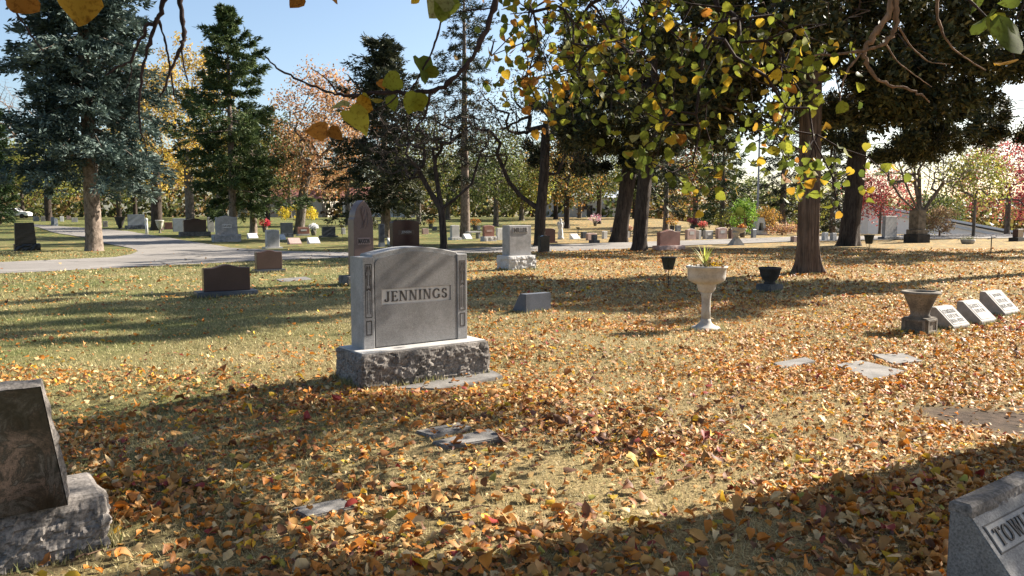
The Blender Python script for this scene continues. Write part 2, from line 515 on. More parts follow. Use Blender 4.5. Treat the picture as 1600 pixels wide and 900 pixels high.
def rock_block(name, w, d, h, mat, seed=1, amp=0.035, step=0.035, topin=0.0, margin=0.16, smooth_sides=()):
    """block with rock-pitched sides and a sawn top"""
    nw, ndp, nv = max(4, int(w / step)), max(3, int(d / step)), max(3, int(h / step))
    per = []
    for q in range(nw): per.append((-w / 2 + w * q / nw, -d / 2, 0, -1))
    for q in range(ndp): per.append((w / 2, -d / 2 + d * q / ndp, 1, 0))
    for q in range(nw): per.append((w / 2 - w * q / nw, d / 2, 0, 1))
    for q in range(ndp): per.append((-w / 2, d / 2 - d * q / ndp, -1, 0))
    n = len(per)
    V, F = [], []
    sc = 0.16
    for v in range(nv + 1):
        t = v / nv
        z = h * t
        env = min(1.0, (1 - t) / margin) ** 0.7 if t < 1 else 0
        for q, (x, y, ax, ay) in enumerate(per):
            if q in (0, nw, nw + ndp, 2 * nw + ndp):       # corners push diagonally
                pax, pay = per[q - 1][2], per[q - 1][3]
                ax, ay = (ax + pax) * 0.6, (ay + pay) * 0.6
            p = Vector((x + seed * 3.1, y - seed * 1.7, z)) / sc
            a = 0.0
            for s_, k_ in ((1.0, 0.62), (2.6, 0.40)):       # flat tilted fracture facets at two sizes
                p_ = Vector((p.x * s_ * 0.9, p.y * s_ * 0.9, p.z * s_ * 1.35))
                c_ = mnoise.voronoi(p_)[1][0]
                a += k_ * (0.9 * mnoise.noise(c_ * 3.13 + Vector((seed, 0, 0))) + 0.95 * mnoise.noise_vector(c_ * 5.71).dot(p_ - c_))
            a += 0.30 + 0.12 * mnoise.fractal(p * 3.0, 0.9, 2.1, 3)
            a = max(-0.9, min(1.3, a))
            e = amp * env * a
            V.append((x + ax * e, y + ay * e, z))
    for v in range(nv):
        for q in range(n):
            q2 = (q + 1) % n
            F.append((v * n + q, v * n + q2, (v + 1) * n + q2, (v + 1) * n + q))
    F.append(tuple(range(n))[::-1])
    if topin > 0:                                           # small chamfer round the sawn top
        b0 = len(V)
        for (x, y, ax, ay) in per:
            V.append((x * (1 - 2 * topin / w), y * (1 - 2 * topin / d), h + topin * 0.6))
        for q in range(n):
            q2 = (q + 1) % n
            F.append((nv * n + q, nv * n + q2, b0 + q2, b0 + q))
        F.append(tuple(b0 + q for q in range(n)))
    else:
        F.append(tuple(nv * n + q for q in range(n)))
    return pd_mesh(name, V, F, mat)

def outline(style, W, H):
    h = W / 2
    if style == 'flat': return [(-h, 0), (h, 0), (h, H), (-h, H)]
    if style == 'arch':
        r = min(0.09 * W, 0.12)
        top = [(h * math.cos(a) , H - r + r * math.sin(a)) for a in np.linspace(0, math.pi, 17)]
        return [(-h, 0), (h, 0)] + top
    if style == 'serp':                  # raised middle falling to level shoulders
        k = 0.075 * W
        xs_ = np.linspace(h, -h, 25)
        top = [(x, H - k + k * (0.5 + 0.5 * math.cos(math.pi * min(1, abs(x) / (0.72 * h))))) for x in xs_]
        return [(-h, 0), (h, 0)] + top
    if style == 'gable':
        k = 0.09 * W
        return [(-h, 0), (h, 0), (h, H - k), (h * 0.5, H - k * 0.32), (0, H), (-h * 0.5, H - k * 0.32), (-h, H - k)]
    if style == 'gothic':
        s = H * 0.775
        pr = []
        for a in np.linspace(0, 1, 12):
            pr.append((h * 0.90 * (1 - a ** 1.9), s + (H - s) * (0.75 * a + 0.25 * math.sin(a * math.pi / 2))))
        right = [(h * 1.06, 0), (h, s - 0.05), (h * 0.90, s)] + pr[1:-1]
        return [(-x, z) for x, z in right[:1]] + right + [(0, H)] + [(-x, z) for x, z in reversed(right[1:])]
    if style == 'taper':
        return [(-h, 0), (h, 0), (h * 0.9, H), (-h * 0.9, H)]
    raise ValueError(style)

def slab_mesh(name, pts, t, mat, bevel=0.008, y0=None):
    """outline in x,z extruded through thickness t, centred on y"""
    y0 = -t / 2 if y0 is None else y0
    y1 = y0 + t
    P2 = np.array(pts); c = (P2.min(0) + P2.max(0)) / 2; ex = np.maximum((P2.max(0) - P2.min(0)) / 2, 1e-6)
    ins = c + (P2 - c) * (1 - bevel / ex)
    n = len(pts)
    V = [(x, y0, z) for x, z in ins] + [(x, y0 + bevel, z) for x, z in pts] + [(x, y1 - bevel, z) for x, z in pts] + [(x, y1, z) for x, z in ins]
    F = [tuple(range(n)), tuple(range(4 * n - 1, 3 * n - 1, -1))]
    for r_ in range(3):
        for q in range(n):
            q2 = (q + 1) % n
            F.append((r_ * n + q, r_ * n + q2, (r_ + 1) * n + q2, (r_ + 1) * n + q))
    return pd_mesh(name, V, F, mat)

def text_mesh(name, s, height, depth, mat, xscale=1.0, maxw=None):
    cu = bpy.data.curves.new("t", 'FONT'); cu.body = s
    cu.size = 1.0; cu.align_x = 'CENTER'; cu.extrude = 0.5; cu.resolution_u = 2; cu.offset = 0.012
    o = bpy.data.objects.new("t", cu); COL.objects.link(o)
    bpy.context.view_layer.update()
    me = bpy.data.meshes.new_from_object(o.evaluated_get(bpy.context.evaluated_depsgraph_get()))
    bpy.data.objects.remove(o); bpy.data.curves.remove(cu)
    n = len(me.vertices); co = np.empty(n * 3, np.float32); me.vertices.foreach_get("co", co); co = co.reshape(-1, 3)
    w = co[:, 0].max() - co[:, 0].min(); h = co[:, 1].max() - co[:, 1].min()
    k = height / h; kx = k * xscale
    if maxw and w * kx > maxw: kx = maxw / w
    cx = (co[:, 0].max() + co[:, 0].min()) / 2; cy = (co[:, 1].max() + co[:, 1].min()) / 2
    out = np.stack([(co[:, 0] - cx) * kx, -co[:, 2] * depth, (co[:, 1] - cy) * k], -1).astype(np.float32)
    me.vertices.foreach_set("co", out.ravel()); me.update()
    me.name = name; me.materials.clear(); me.materials.append(mat)
    return me

# serif capitals built from strokes: every glyph is a list of polygons in a box one unit high
def _arc(cx, cy, rx, ry, a0, a1, t0, t1, n=12):
    A = np.linspace(a0, a1, n); out = []
    for q in range(n - 1):
        def pt(a, f, sgn):
            t = t0 + (t1 - t0) * abs(math.cos(a))
            return (cx + (rx + sgn * t / 2) * math.cos(a), cy + (ry + sgn * t / 2) * math.sin(a))
        out.append([pt(A[q], 0, 1), pt(A[q + 1], 0, 1), pt(A[q + 1], 0, -1), pt(A[q], 0, -1)])
    return out
def _r(x0, y0, x1, y1): return [(x0, y0), (x1, y0), (x1, y1), (x0, y1)]
TK, TN = 0.17, 0.065
def _serif(x, y, w=0.30, up=True): return _r(x - w / 2, y if up else y - 0.05, x + w / 2, y + 0.05 if up else y)
def glyph(c):
    pi = math.pi
    if c == 'I': return 0.36, [_r(0.18 - TK / 2, 0, 0.18 + TK / 2, 1), _serif(0.18, 0), _serif(0.18, 1, up=False)]
    if c == 'J': return 0.52, [_r(0.34 - TK / 2, 0.2, 0.34 + TK / 2, 1), _serif(0.34, 1, up=False)] + _arc(0.20, 0.2, 0.145, 0.17, -pi * 0.95, 0, 0.05, TK) + [_r(0.02, 0.15, 0.12, 0.27)]
    if c == 'E': return 0.66, [_r(0.08, 0, 0.08 + TK, 1), _r(0.02, 0, 0.60, TN), _r(0.02, 1 - TN, 0.58, 1), _r(0.2, 0.48, 0.46, 0.48 + TN),
                               [(0.60, 0), (0.64, 0.24), (0.58, 0.24), (0.52, 0.05)], [(0.58, 1), (0.61, 0.79), (0.55, 0.79), (0.50, 0.95)], _r(0.43, 0.39, 0.48, 0.62)]
    if c == 'N': return 0.86, [_r(0.12, 0, 0.12 + TN, 1), _r(0.68, 0, 0.68 + TN, 1), [(0.10, 1), (0.28, 1), (0.745, 0), (0.60, 0)], _serif(0.15, 0, 0.26), _serif(0.71, 1, 0.26, False), _r(0.0, 0.95, 0.2, 1)]
    if c == 'G': return 0.84, _arc(0.43, 0.5, 0.315, 0.45, pi * 0.24, pi * 1.78, 0.075, TK, 20) + [_r(0.60, 0.10, 0.60 + TK, 0.42), _serif(0.68, 0.42, 0.28, False), _r(0.66, 0.70, 0.71, 0.94)]
    if c == 'S': return 0.60, _arc(0.30, 0.735, 0.185, 0.205, pi * 0.12, pi * 1.5, 0.08, 0.13) + _arc(0.30, 0.275, 0.205, 0.225, -pi * 0.88, pi * 0.5, 0.08, 0.15) + [_r(0.46, 0.70, 0.51, 0.92), _r(0.07, 0.08, 0.12, 0.30), [(0.30, 0.58), (0.34, 0.46), (0.34, 0.42), (0.24, 0.56)]]
    if c == 'T': return 0.72, [_r(0.36 - TK / 2, 0, 0.36 + TK / 2, 1), _r(0.04, 1 - TN, 0.68, 1), _serif(0.36, 0), [(0.04, 1), (0.02, 0.78), (0.07, 0.78), (0.12, 0.95)], [(0.68, 1), (0.70, 0.78), (0.65, 0.78), (0.60, 0.95)]]
    if c == 'O': return 0.86, _arc(0.43, 0.5, 0.32, 0.45, 0, 2 * pi, 0.07, TK, 26)
    if c == 'W': return 1.14, [[(0.10, 1), (0.27, 1), (0.44, 0), (0.32, 0)], [(0.34, 0), (0.42, 0), (0.62, 1), (0.55, 1)], [(0.50, 1), (0.67, 1), (0.84, 0), (0.73, 0)], [(0.74, 0), (0.82, 0), (1.04, 1), (0.97, 1)], _serif(0.18, 1, 0.3, False), _serif(0.58, 1, 0.24, False), _serif(1.0, 1, 0.22, False)]
    if c == 'L': return 0.64, [_r(0.08, 0, 0.08 + TK, 1), _r(0.02, 0, 0.58, TN), [(0.58, 0), (0.62, 0.28), (0.56, 0.28), (0.50, 0.05)], _serif(0.165, 1, up=False)]
    raise ValueError(c)
def serif_meshes(word, height, width, depth):
    """one mesh for each letter, laid out along x and centred; returns (char, mesh)"""
    gl = [glyph(c) for c in word]; gap = 0.09
    tot = sum(w for w, _ in gl) + gap * (len(gl) - 1)
    kx = width / tot; x = -width / 2
    out = []
    for c, (w, polys) in zip(word, gl):
        V, F = [], []
        for q, p in enumerate(polys):
            b0 = len(V); n = len(p); dd = depth + 0.00025 * (q % 5)
            V += [(x + a * kx, -dd, (b - 0.5) * height) for a, b in p] + [(x + a * kx, 0, (b - 0.5) * height) for a, b in p]
            F += [tuple(b0 + i_ for i_ in range(n)), tuple(b0 + n + i_ for i_ in reversed(range(n)))]
            F += [(b0 + i_, b0 + (i_ + 1) % n, b0 + n + (i_ + 1) % n, b0 + n + i_) for i_ in range(n)]
        out.append((c, pd_mesh("letter", V, F, G_LETTER)))
        x += (w + gap) * kx
    return out

FOOT = []                                  # footprints that keep grass and leaves out: (x, y, angle, half w, half d)
def footprint(p, a, w, d): FOOT.append((p.x, p.y, a, w / 2, d / 2))
def axes(a): return Vector((math.cos(a), math.sin(a), 0)), Vector((-math.sin(a), math.cos(a), 0))

# ---- the large grey monument in the middle
def build_main():
    fl = PZ(566, 609.5, 0.0)
    W, D, H = 1.40, 0.55, 0.315
    ex, ey = axes(TH)
    c = fl + ex * (W / 2) + ey * (D / 2); c.z = g(c.x, c.y) - 0.0
    footprint(c, TH, W, D)
    root = empty("grave_monument", (c.x, c.y, 0), TH, "large grey granite monument with carved side strips on a rough stone base", "gravestone")
    b = link("base", rock_block("base", W, D, H + 0.06, G_ROCK, 3, 0.050, 0.014, 0.012, 0.16), root); b.location.z = -0.06
    link("base_top", box_mesh("base_top", W - 0.03, D - 0.03, 0.014, G_PALE, 0.004, H + 0.004), root)
    z0 = H + 0.0185
    DW, DD, DH = 1.16, 0.275, 0.868
    t = empty("tablet", (0.0, 0.06, z0)); t.parent = root
    # body outline: pilaster shoulders, step, low gable
    h = DW / 2; pw = 0.115
    top = [(h, DH), (h - pw + 0.012, DH), (h - pw + 0.005, DH + 0.022)]
    for a in np.linspace(0, 1, 11):
        top.append(((h - pw) * (1 - a), DH + 0.022 + 0.062 * math.sin(a * math.pi / 2) ** 1.0))
    outl = [(-h, 0), (h, 0)] + top + [(-x, z) for x, z in reversed(top[:-1])]
    body = link("body", slab_mesh("body", outl, DD - 0.02, G_GREY, 0.006, -DD / 2 + 0.02), t)
    # side pilasters stand proud
    yf = -DD / 2
    for s in (-1, 1):
        x0, x1 = (h - pw, h) if s > 0 else (-h, -h + pw)
        pl = [(x0, 0.0), (x1, 0.0), (x1, DH - 0.001), (x0, DH - 0.001)]
        p = link("pilaster", slab_mesh("pilaster", pl, 0.022, G_GREY, 0.004, yf), t)
        cx = (x0 + x1) / 2
        V, F = [], []
        def bar(xa, za, xb, zb, wd, y0, y1):
            dx, dz = xb - xa, zb - za; L = math.hypot(dx, dz); nx_, nz_ = -dz / L * wd / 2, dx / L * wd / 2
            b0 = len(V)
            for yy in (y0, y1):
                V.extend([(xa + nx_, yy, za + nz_), (xb + nx_, yy, zb + nz_), (xb - nx_, yy, zb - nz_), (xa - nx_, yy, za - nz_)])
            F.extend([(b0, b0 + 1, b0 + 2, b0 + 3)] + [(b0 + q, b0 + (q + 1) % 4, b0 + 4 + (q + 1) % 4, b0 + 4 + q) for q in range(4)])
        g1 = yf - 0.0015; hw = 0.032
        # raised tracery; its dark tone paints the shade of cut channels
        k = 0
        def br(*a):
            nonlocal k
            k += 1
            bar(*a, g1 - 0.0002 * (k % 6), yf + 0.004)
        br(cx - hw, 0.30, cx - hw, 0.80, 0.008); br(cx + hw, 0.30, cx + hw, 0.80, 0.008)
        br(cx - hw, 0.80, cx + hw, 0.80, 0.008); br(cx - hw, 0.30, cx + hw, 0.30, 0.008)
        for q in (-1, 1):
            br(cx + q * hw, 0.66, cx + q * 0.012, 0.79, 0.009); br(cx + q * 0.010, 0.60, cx + q * 0.006, 0.78, 0.006)
            br(cx + q * hw * 0.6, 0.56, cx + q * 0.018, 0.70, 0.008)
        br(cx - 0.02, 0.55, cx, 0.575, 0.012); br(cx + 0.02, 0.55, cx, 0.575, 0.012)
        br(cx - 0.012, 0.33, cx - 0.014, 0.54, 0.005); br(cx + 0.015, 0.33, cx + 0.013, 0.54, 0.005)
        br(cx - 0.026, 0.135, cx - 0.026, 0.265, 0.010); br(cx + 0.026, 0.135, cx + 0.026, 0.265, 0.010)
        br(cx - 0.03, 0.135, cx + 0.03, 0.135, 0.010); br(cx - 0.03, 0.265, cx + 0.03, 0.265, 0.010)
        link("carving", pd_mesh("carving", V, F, G_LETTER), p)
    # face panel: darker, with rounded top corners and an opening for the name
    fw = h - pw - 0.012; z1 = 0.012
    pz0, pz1, px0, px1 = 0.408, 0.560, -0.385, 0.385
    cr = 0.075
    tp = []
    for a in np.linspace(0, math.pi / 2, 6): tp.append((fw - cr + cr * math.cos(a), DH - 0.085 + cr * math.sin(a)))
    for a in np.linspace(0.15, 1, 7): tp.append(((fw - cr) * (1 - a), DH - 0.01 + 0.052 * math.sin(a * math.pi / 2)))
    tp = tp + [(-x, z) for x, z in reversed(tp[:-1])]
    yb, yy = yf + 0.0215, yf + 0.0035
    V, F = [], []
    def poly(pts_):
        b0 = len(V); V.extend([(x, yy, z) for x, z in pts_]); F.append(tuple(range(b0, b0 + len(pts_))))
    poly([(-fw, z1), (fw, z1), (fw, pz0), (-fw, pz0)])
    poly([(-fw, pz0), (px0, pz0), (px0, pz1), (-fw, pz1)])
    poly([(px1, pz0), (fw, pz0), (fw, pz1), (px1, pz1)])
    poly([(-fw, pz1), (fw, pz1)] + tp)
    rim = [(-fw, z1), (fw, z1), (fw, pz1)] + tp + [(-fw, pz1)]
    for loop in (rim, [(px0, pz0), (px0, pz1), (px1, pz1), (px1, pz0)]):
        b0 = len(V); n = len(loop)
        V.extend([(x, yy, z) for x, z in loop] + [(x, yb, z) for x, z in loop])
        F.extend([(b0 + q, b0 + (q + 1) % n, b0 + n + (q + 1) % n, b0 + n + q) for q in range(n)])
    link("face_panel", pd_mesh("face_panel", V, F, G_GREYPOL), t)
    plate = link("name_plate", pd_mesh("name_plate", [(px0 + .004, yf + 0.0175, pz0 + .004), (px1 - .004, yf + 0.0175, pz0 + .004), (px1 - .004, yf + 0.0175, pz1 - .004), (px0 + .004, yf + 0.0175, pz1 - .004)], [(0, 1, 2, 3)], G_PANEL), t)
    for cch, me in serif_meshes("JENNINGS", 0.100, 0.70, 0.007):
        o = link("letter", me, plate); o.location = (0, yf + 0.0174, (pz0 + pz1) / 2)
    for ch in list(t.children):                 # parts hang directly under the monument
        ch.parent = root; ch.location = ch.location + t.location
    bpy.data.objects.remove(t); body.name = "tablet"
build_main()

# ---- generic headstones read off the photograph
def stone(style, bx0, bx1, by, tx0, tx1, tyb, tyt, mat, label, bmat=None, rough=True, thick=0.2, ang=None, text=None, tcol=None, tsize=0.1, tz=0.62,
          panel=None, seed=None, group="gravestones across the cemetery", rim=None, lean=0.0):
    ang = TH if ang is None else ang
    p = P((bx0 + bx1) / 2, by)
    m = p.y / FPX
    tan = p.x / p.y
    kx = math.cos(ang) - tan * math.sin(ang); kd = abs(math.sin(ang) + tan * math.cos(ang))
    kx = max(kx, 0.35)
    W = max(0.25, ((tx1 - tx0) * m - thick * kd) / kx)
    bd = thick + (0.22 if (bx1 - bx0) > (tx1 - tx0) + 2 else 0.02)
    BW = max(W + 0.02, ((bx1 - bx0) * m - bd * kd) / kx)
    if (bx1 - bx0) > (tx1 - tx0) + 2: BW = min(max(BW, W + 0.12), W + 0.6)
    BH = max(0.0, (by - tyb) * m * 0.97); H = (tyb - tyt) * m
    ex, ey = axes(ang)
    c = p + ey * (bd / 2); c.z = g(c.x, c.y)
    footprint(c, ang, BW, bd)
    sd = seed if seed is not None else int(bx0) % 97
    root = empty("headstone", c, ang, label, "gravestone", group)
    root.rotation_euler.y = lean
    far = p.y > 30
    if BH > 0.03:
        if rough: me = rock_block("base", BW, bd, BH + 0.05, bmat or mat, sd, min(0.05, 0.12 * BH), 0.04 if not far else 0.07, 0.01)
        else: me = box_mesh("base", BW, bd, BH + 0.05, bmat or mat, 0.012)
        b = link("base", me, root); b.location.z = -0.05
    else:
        BH = -0.04; H += 0.04
    # the shift that puts the tablet over its own pixels
    sx = ((tx0 + tx1) / 2 - (bx0 + bx1) / 2) * m / kx * 0.6
    t = link("tablet", slab_mesh("tablet", outline(style, W, H), thick, mat, 0.012), root)
    t.location = (max(-(BW - W) / 2, min((BW - W) / 2, sx)) if BW > W else 0, 0, BH + 0.006)
    yf = -thick / 2
    if panel:
        pw, ph, pmat = panel
        pl = link("name_plate", box_mesh("name_plate", W * pw, 0.012, ph, pmat, 0.003, -ph / 2), t); pl.location = (0, yf - 0.003, H * tz)
    if text:
        tm = link("inscription", text_mesh("inscription", text, tsize, 0.012, tcol or G_PALE, 1.0, W * (panel[0] * 0.9 if panel else 0.75)), t)
        tm.location = (0, yf - (0.012 if panel else 0.004), H * tz)
    if rim:
        pts_ = outline(style, W, H); pin = [(x * 0.9, 0.04 + z * 0.90) for x, z in pts_]
        link("face_panel", slab_mesh("face_panel", pin, 0.012, rim, 0.003, yf - 0.005), t)
    return root

def slant(p, ang, W, D, H, mat, label, top=0.08, front=0.05, facemat=None, name="slant_marker", group=None, lines=None, rough_top=None):
    """slant-faced marker: p is its front left ground corner"""
    ex, ey = axes(ang)
    c = p + ex * (W / 2) + ey * (D / 2); c.z = g(c.x, c.y)
    footprint(c, ang, W, D)
    root = empty(name, c, ang, label, "gravestone", group)
    prof = [(-D / 2, -0.04), (-D / 2, front), (D / 2 - top, H), (D / 2, H), (D / 2, -0.04)]
    h = W / 2
    n = len(prof)
    V = [(-h, y, z) for y, z in prof] + [(h, y, z) for y, z in prof]
    b = bmesh.new()
    vv = [b.verts.new(v) for v in V]
    b.faces.new(vv[:n]); b.faces.new(vv[n:][::-1])
    for q in range(n): b.faces.new((vv[q], vv[n + q], vv[n + (q + 1) % n], vv[(q + 1) % n]))
    bmesh.ops.recalc_face_normals(b, faces=b.faces)
    bmesh.ops.bevel(b, geom=list(b.edges), offset=0.006, segments=2, affect='EDGES')
    me = bpy.data.meshes.new("body"); b.to_mesh(me); b.free(); me.materials.append(mat)
    link("body", me, root)
    sl = math.atan2(H - front, D - top)       # slope of the face
    L = math.hypot(H - front, D - top)
    face = empty("face", (0, -D / 2, front)); face.parent = root
    face.rotation_euler = (sl - math.pi / 2, 0, 0)   # local z runs up the slope, local -y points out
    if lines:
        if facemat:
            pl = link("name_plate", box_mesh("name_plate", W * 0.8, 0.006, L * 0.8, facemat, 0.002, L * 0.1), face); pl.location.y = -0.002
        for s, zt, hh in lines:
            o = link("inscription", text_mesh("inscription", s, hh, 0.008, G_LETTER, 1.0, W * 0.70), face); o.location = (0, -0.006, L * zt)
    return root, face, L

G_CORNER = granite("corner_granite", (0.22, 0.21, 0.202), 0.7, 0.5, 110, 0.35)
G_CORNERP = granite("corner_frosted_panel", (0.30, 0.288, 0.276), 0.8, 0.25, 200, 0.2)
G_SLANT = granite("slant_face_stone", (0.40, 0.375, 0.35), 0.8, 0.2, 140, 0.25)
G_SLANT2 = granite("slant_body_stone", (0.34, 0.315, 0.29), 0.8, 0.25, 140, 0.35)
# foreground slant stone at the lower right, name cut in a frosted panel
def build_corner():
    a = PZ(1515, 797, 0.45); b_ = PZ(1600, 757, 0.45)
    D, H, top = 0.36, 0.45, 0.075
    ex, ey = axes(TH)
    W = 0.64
    p = a - ey * (D - top); p.z = 0
    root, face, L = slant(p, TH, W, D, H, G_CORNER, "grey slant-faced stone with frosted name panel at the lower right corner", top, 0.10, None, "slant_monument")
    tp = link("rough_top", rock_block("rough_top", W - 0.012, top + 0.01, 0.040, G_ROCK, 11, 0.016, 0.009, 0.014, 0.5), root)
    tp.location = (0, D / 2 - top / 2, H - 0.012)
    pw = W - 0.08
    pl = link("name_plate", box_mesh("name_plate", pw, 0.008, 0.104, G_CORNERP, 0.002, -0.052), face); pl.location = (0, -0.002, L * 0.75)
    fr = link("panel_border", slab_mesh("panel_border", [(-pw / 2 - .006, -.058), (pw / 2 + .006, -.058), (pw / 2 + .006, .058), (-pw / 2 - .006, .058)], 0.004, G_LETTER, 0.001), face)
    fr.location = (0, -0.001, L * 0.75)
    for cch, me in serif_meshes("TOWLE", 0.070, 0.34, 0.006):
        o = link("letter", me, face); o.location = (-W / 2 + 0.065 + 0.17, -0.0055, L * 0.75)
build_corner()

# swirled granite stone cut by the left edge
def build_left():
    br = PZ(166, 848, 0.0)
    ex, ey = axes(TH)
    W, D, H = 1.25, 0.42, 0.27
    c = br - ex * (W / 2) + ey * (D / 2)
    footprint(c, TH, W, D)
    root = empty("headstone", (c.x, c.y, g(c.x, c.y)), TH, "swirled dark granite headstone with rough sides cut by the left edge", "gravestone")
    b = link("base", rock_block("base", W, D, H + 0.05, G_ROCK, 21, 0.052, 0.011, 0.02, 0.14), root); b.location.z = -0.05
    q = PZ(106, 783, H) - c
    xr, yf = q.dot(ex), q.dot(ey)
    TW, T, TH_ = 0.98, 0.17, 0.575
    xl = xr - TW
    n = 16
    rnd = random.Random(4)
    # polished front, rock-pitched ends and top
    prof = [(xl, 0), (xr, 0)]
    for k in range(1, n): prof.append((xr - 0.082 * k / n, TH_ * k / n))
    for k in range(0, 13): prof.append((xr - 0.082 - (TW - 0.164) * k / 12, TH_ + 0.004 * rnd.uniform(-1, 1)))
    for k in range(n - 1, 0, -1): prof.append((xl + 0.082 * k / n, TH_ * k / n))
    V, F = [], []
    ny = 6; m_ = len(prof)
    cx, cz = (xl + xr) / 2, 0.22
    for v in range(ny + 1):
        y = yf + T * v / ny
        for (x, z) in prof:
            if v == 0 or z == 0: k_ = 0
            else: k_ = 0.03 * (mnoise.noise(Vector((x * 14, y * 18, z * 14))) + 0.5) * (1 if v < ny else 0.4)
            dx, dz = x - cx, z - cz; L = math.hypot(dx, dz)
            V.append((x + dx / L * k_, y, z + (dz / L * k_ if z > TH_ * 0.97 else 0)))
    for v in range(ny):
        for q_ in range(m_):
            q2 = (q_ + 1) % m_
            F.append((v * m_ + q_, v * m_ + q2, (v + 1) * m_ + q2, (v + 1) * m_ + q_))
    F.append(tuple(ny * m_ + q_ for q_ in range(m_))[::-1])
    t = link("tablet", pd_mesh("tablet", V, F, G_ROCK), root); t.location.z = H + 0.012
    Vf = [(x + (0.004 if x < cx else -0.004), yf - 0.004, z + (0.002 if z < .01 else -0.003)) for x, z in prof]
    Vb = [(x, yf + 0.002, z) for x, (_, _, z) in zip([v[0] for v in Vf], Vf)]
    Ff = [tuple(range(m_))] + [(q_, (q_ + 1) % m_, m_ + (q_ + 1) % m_, m_ + q_) for q_ in range(m_)]
    f = link("polished_face", pd_mesh("polished_face", Vf + Vb, Ff, G_SWIRL), root); f.location.z = H + 0.012
build_left()

# ---- near and middle headstones
S = stone
S('taper', 22, 65, 392, 23, 58, 381, 348, G_BLACK, "black headstone on a dark rough base, alone on the grass island left of the road", thick=0.3, lean=-0.02, rough=True)
S('serp', 306, 408, 464, 320, 397, 455.5, 414, G_BROWN, "wide low dark brown headstone with arched top standing in tree shade", bmat=G_SLATE, thick=0.22, ang=TH - 0.10)
S('serp', 398, 450, 426, 402, 446, 421, 391, G_BROWN, "small dark headstone by the near road edge right of the wide brown one", bmat=G_SLATE, rough=False, thick=0.2)
S('arch', 412, 445, 388.5, 417, 440, 386, 359, G_PALE, "pale grey upright slab headstone across the road above the small dark one", rough=False, thick=0.22, rim=G_GREY)
S('serp', 333, 379, 378, 339, 374, 366, 337, G_GREY, "grey headstone with carved crown and pale name plate on a rough base", bmat=G_GREY, thick=0.24, text="DAVID", panel=(0.44, 0.20, G_WHITE), tcol=G_LETTER, tsize=0.12, tz=0.44)
S('serp', 281, 331, 369, 288, 325, 362, 341, G_BROWN, "dark brown polished headstone with gable top left of the grey plated one", bmat=G_ROCK, thick=0.26)
S('flat', 270, 291, 362, 271, 291, 361.5, 341, G_BLUE, "blue-grey slab headstone partly behind the dark brown polished one", thick=0.2)
S('arch', 325, 336, 363, 325, 336, 362.5, 339, G_GREY, "grey headstone showing in the gap beside the grey plated one", thick=0.2)
S('flat', 196, 231, 358.5, 201, 228, 352, 335, G_BLUE, "blue-grey headstone on dark base between dark urn and tree trunk", bmat=G_SLATE, thick=0.2)
S('flat', 257, 271, 358, 257, 270, 357.5, 347, G_RED, "small red stone low behind the tan urn", thick=0.2)
S('flat', 440, 459, 371, 436, 456, 364, 348, G_SLATE, "dark slate headstone on a long grey base beside dark tree trunk", bmat=G_SLATE, thick=0.22)
S('flat', 464, 486, 368, 465, 485, 365.5, 355, G_RED, "low red-brown headstone next to the white bouquet", bmat=G_PALE, rough=False, thick=0.25, panel=(0.55, 0.14, G_PALE), tz=0.55)
S('flat', 500, 531, 371, 505, 527, 368, 354, G_SLATE, "dark slate slab headstone left of the tall pointed stone, far lawn", bmat=G_SLATE, rough=False, thick=0.25)
S('flat', 593, 603, 386, 594, 602, 379, 350, G_SLATE, "narrow dark blue headstone just right of the pointed brown stone", bmat=G_BLUE, rough=False, thick=0.2)
mx = S('gothic', 537, 604, 446, 555, 595, 431, 313, G_MAUVE, "tall pointed brown granite headstone behind the grey monument", bmat=G_ROCK, thick=0.32, text="MAXSON", panel=(0.66, 0.15, G_PINK), tcol=G_LETTER, tsize=0.115, tz=0.46)
def maxson_relief():
    t = [c for c in mx.children if c.name.startswith("tablet")][0]
    b = Buf(); rnd = np.random.default_rng(3)
    for q in range(7):
        a = np.linspace(0, 1, 8)
        px_ = (q - 3) * 0.022 + 0.05 * np.sin(a * 3 + q); pz_ = 1.15 + 0.42 * a - 0.03 * abs(q - 3)
        v, f = tube_np(np.stack([px_, np.full(8, -0.165), pz_], -1), np.full(8, 0.010), 4); b.add(v, f)
    link("carved_spray", b.mesh("carved_spray", G_MAUVE, col=False), t)
maxson_relief()
S('arch', 610, 665, 388, 613, 660, 384, 344, G_MAROON, "dark maroon round-topped headstone rising above the grey monument", thick=0.34, text="JENSEN", panel=(0.60, 0.22, G_BROWN), tcol=G_PALE, tsize=0.15, tz=0.52)
S('arch', 703, 725, 375, 706, 721, 371, 352, G_PALE, "white upright headstone just right of the small bare tree", bmat=G_PALE, thick=0.25)
S('gable', 754, 779, 377, 757, 776, 369.5, 352, G_RED, "red-brown headstone with pale carved name beside a white slab", bmat=G_PALE, thick=0.22, panel=(0.6, 0.13, G_PINK), tz=0.5)
S('flat', 776, 792, 375, 776, 791, 374.5, 356, G_WHITE, "plain white slab headstone left of the grey block stone", thick=0.2)
ml = S('flat', 786, 847, 422, 794, 840, 399, 352, G_GREY, "tall grey block headstone on a thick rough base near the road", bmat=G_PALE, thick=0.36, text="MILLER", panel=(0.68, 0.17, G_PALE), tcol=G_LETTER, tsize=0.135, tz=0.845, rim=None)
S('serp', 843, 869, 395, 844, 863, 393, 368, G_BLACK, "black headstone in shade against the forked dark trunk", bmat=G_SLATE, rough=False, thick=0.2)
S('arch', 846, 874, 380, 848, 872, 377.5, 357, G_MAROON, "dark maroon headstone beyond the road behind the black one", thick=0.25)
S('serp', 1025, 1076, 391, 1031, 1068, 383.5, 359, G_RED, "plain red granite headstone on rough base this side of the road", bmat=G_PINK, thick=0.2, seed=5)
